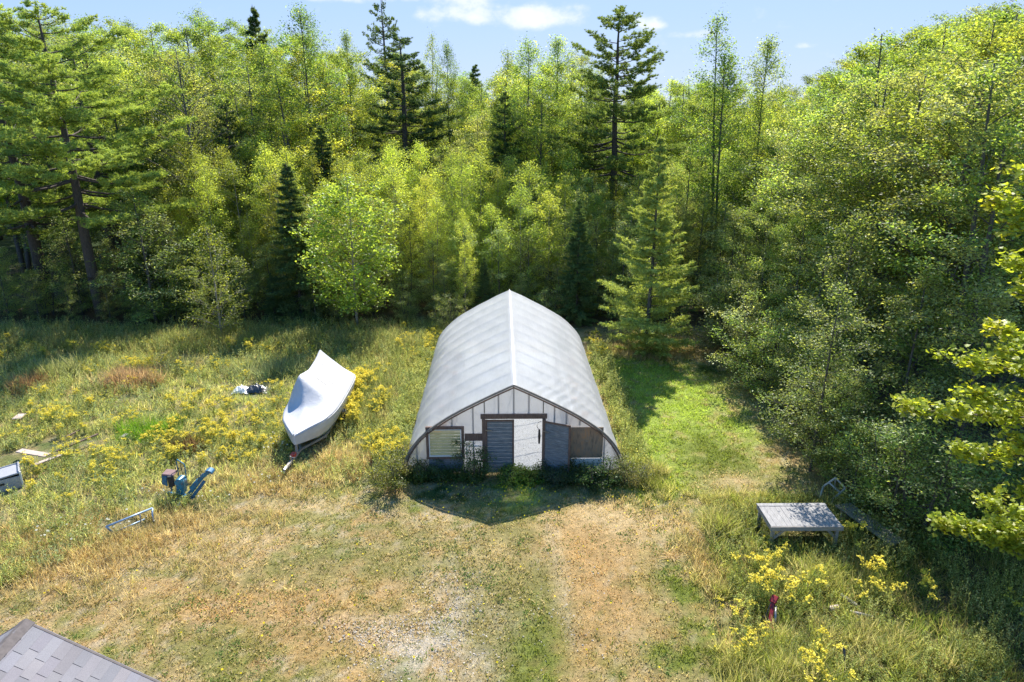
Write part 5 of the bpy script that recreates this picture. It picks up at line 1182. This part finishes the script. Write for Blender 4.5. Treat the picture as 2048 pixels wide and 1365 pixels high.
# cut straw bundle on the lawn
simple_plant('straw_tuft', 'bleached splayed straw bundle on the lawn left of the rough corner', 'straw', G(1345, 1112, .03), lambda b, r: (lambda n: b.inst(NEED[0], NEED[1], r.normal(0, .06, (n, 3)) * np.array([1, 1, .3]), rot_dir(np.stack([r.normal(-.1, 1, n), r.normal(0, .6, n), r.uniform(0, .25, n)], 1), r.uniform(0, 3, n)), np.stack([r.uniform(.3, .6, n), np.full(n, .02), np.ones(n)], 1), np.tile((.62, .50, .33), (n, 1))))(60))

# ------------------------------------------------------------------ garage roof at bottom left
def garage():
    rx, y1, z1 = -6.8, 7.74, 5.0; tanp = 1.1 / 1.7; root = empty('garage', (rx, 4.0, 0), 0, 'garage with grey shingled gable roof at the bottom left corner', 'garage')
    W = 3.4; y0 = -3.0
    t = NT('asphalt_shingle'); uv = t.n('ShaderNodeTexCoord').outputs['Object']
    f = t.noise(160, 3, .8); f2 = t.noise(1.4, 5, .6)
    at = t.attr(); c = t.mix(1.0, at, t.ramp(f, [(.3, (.72, .72, .74)), (.7, (1.25, 1.24, 1.24))]), 'MULTIPLY'); c = t.mix(1.0, c, t.ramp(f2, [(.3, (.88, .86, .86)), (.7, (1.08, 1.06, 1.05))]), 'MULTIPLY')
    M_sh = t.done(t.princ(c, .9, normal=t.bump(f, .4, .004)))
    M_cap = plain('weathered_cap', (.13, .11, .105), .85, 0, .35, 14)
    sl = math.hypot(1, tanp); nlen = W * sl
    for sx in (1, -1):
        b = B(); r = np.random.default_rng(5 + sx); ex = .145; n = int(nlen / ex)
        rot = Matrix.Rotation(sx * math.atan(tanp), 3, 'Y')
        for i in range(n):
            s_mid = (i + .5) * ex; y = y1 - 4.0 + .02; off = (i % 2) * .152 + (i % 3) * .03
            yy = y - off
            first = True
            while yy > y0 - 4.0:
                wd = .305 if not first else .305; ya = min(y, yy + .0); yb = yy - wd
                if first and off > 0: 
                    ya = y; 
                col = np.array((.205, .20, .215)) * r.uniform(.86, 1.12) * np.array((r.uniform(.97, 1.04), 1, r.uniform(.97, 1.03)))
                cx = s_mid / sl; cz = z1 - s_mid / sl * tanp
                b.box((sx * cx, (ya + yb) / 2, cz + .006), (ex + .02, abs(ya - yb) - .009, .008), rot @ Matrix.Rotation(sx * -.012, 3, 'Y'), col)
                yy -= wd; first = False
        b.build('roof_shingles', M_sh, root)
        b = B(); cx = W / 2; b.box((sx * cx, (y1 + y0) / 2 - 4.0, z1 - cx * tanp - .035), (nlen, y1 - y0 - .02, .05), rot); b.build('roof_deck', M_cap, root)
        b = B(); b.beam((0, y1 - 4.0 - .012, z1 - .055), (sx * W, y1 - 4.0 - .012, z1 - W * tanp - .055), .03, .12); b.build('rake_board', M_cap, root)
    b = B(); r = np.random.default_rng(2); yy = y1 - 4.0 + .03
    while yy > y0 - 4.0:
        for sx in (1, -1): b.box((sx * .055, yy - .14, z1 + .022 - .045), (.13, .275, .012), Matrix.Rotation(sx * math.atan(tanp), 3, 'Y') @ Matrix.Rotation(.04, 3, 'X'))
        yy -= .28
    b.build('ridge_cap', M_cap, root)
    b = B(); hw = W - .3; ye = y1 - 4.0 - .3; ys = y0 - 4.0 + .3; ze = z1 - hw * tanp - .12
    b.add([(-hw, ye, 0), (hw, ye, 0), (hw, ye, ze), (0, ye, z1 - .12), (-hw, ye, ze), (-hw, ys, 0), (hw, ys, 0), (hw, ys, ze), (0, ys, z1 - .12), (-hw, ys, ze)], [[(1, 0, 4, 3, 2)], [(5, 6, 7, 8, 9)], [(0, 5, 9, 4), (6, 1, 2, 7)]])
    t = NT('clapboard'); 
    w_ = t.n('ShaderNodeTexWave'); w_.bands_direction = 'Z'; w_.inputs['Scale'].default_value = 4; t.set(w_.inputs['Vector'], t.obj())
    b.build('wall', t.done(t.princ((.62, .62, .60), .7, normal=t.bump(w_.outputs['Fac'], .5, .02))), root)
garage()
print('objects', len(bpy.data.objects), 'polys', sum(len(m.polygons) for m in bpy.data.meshes))
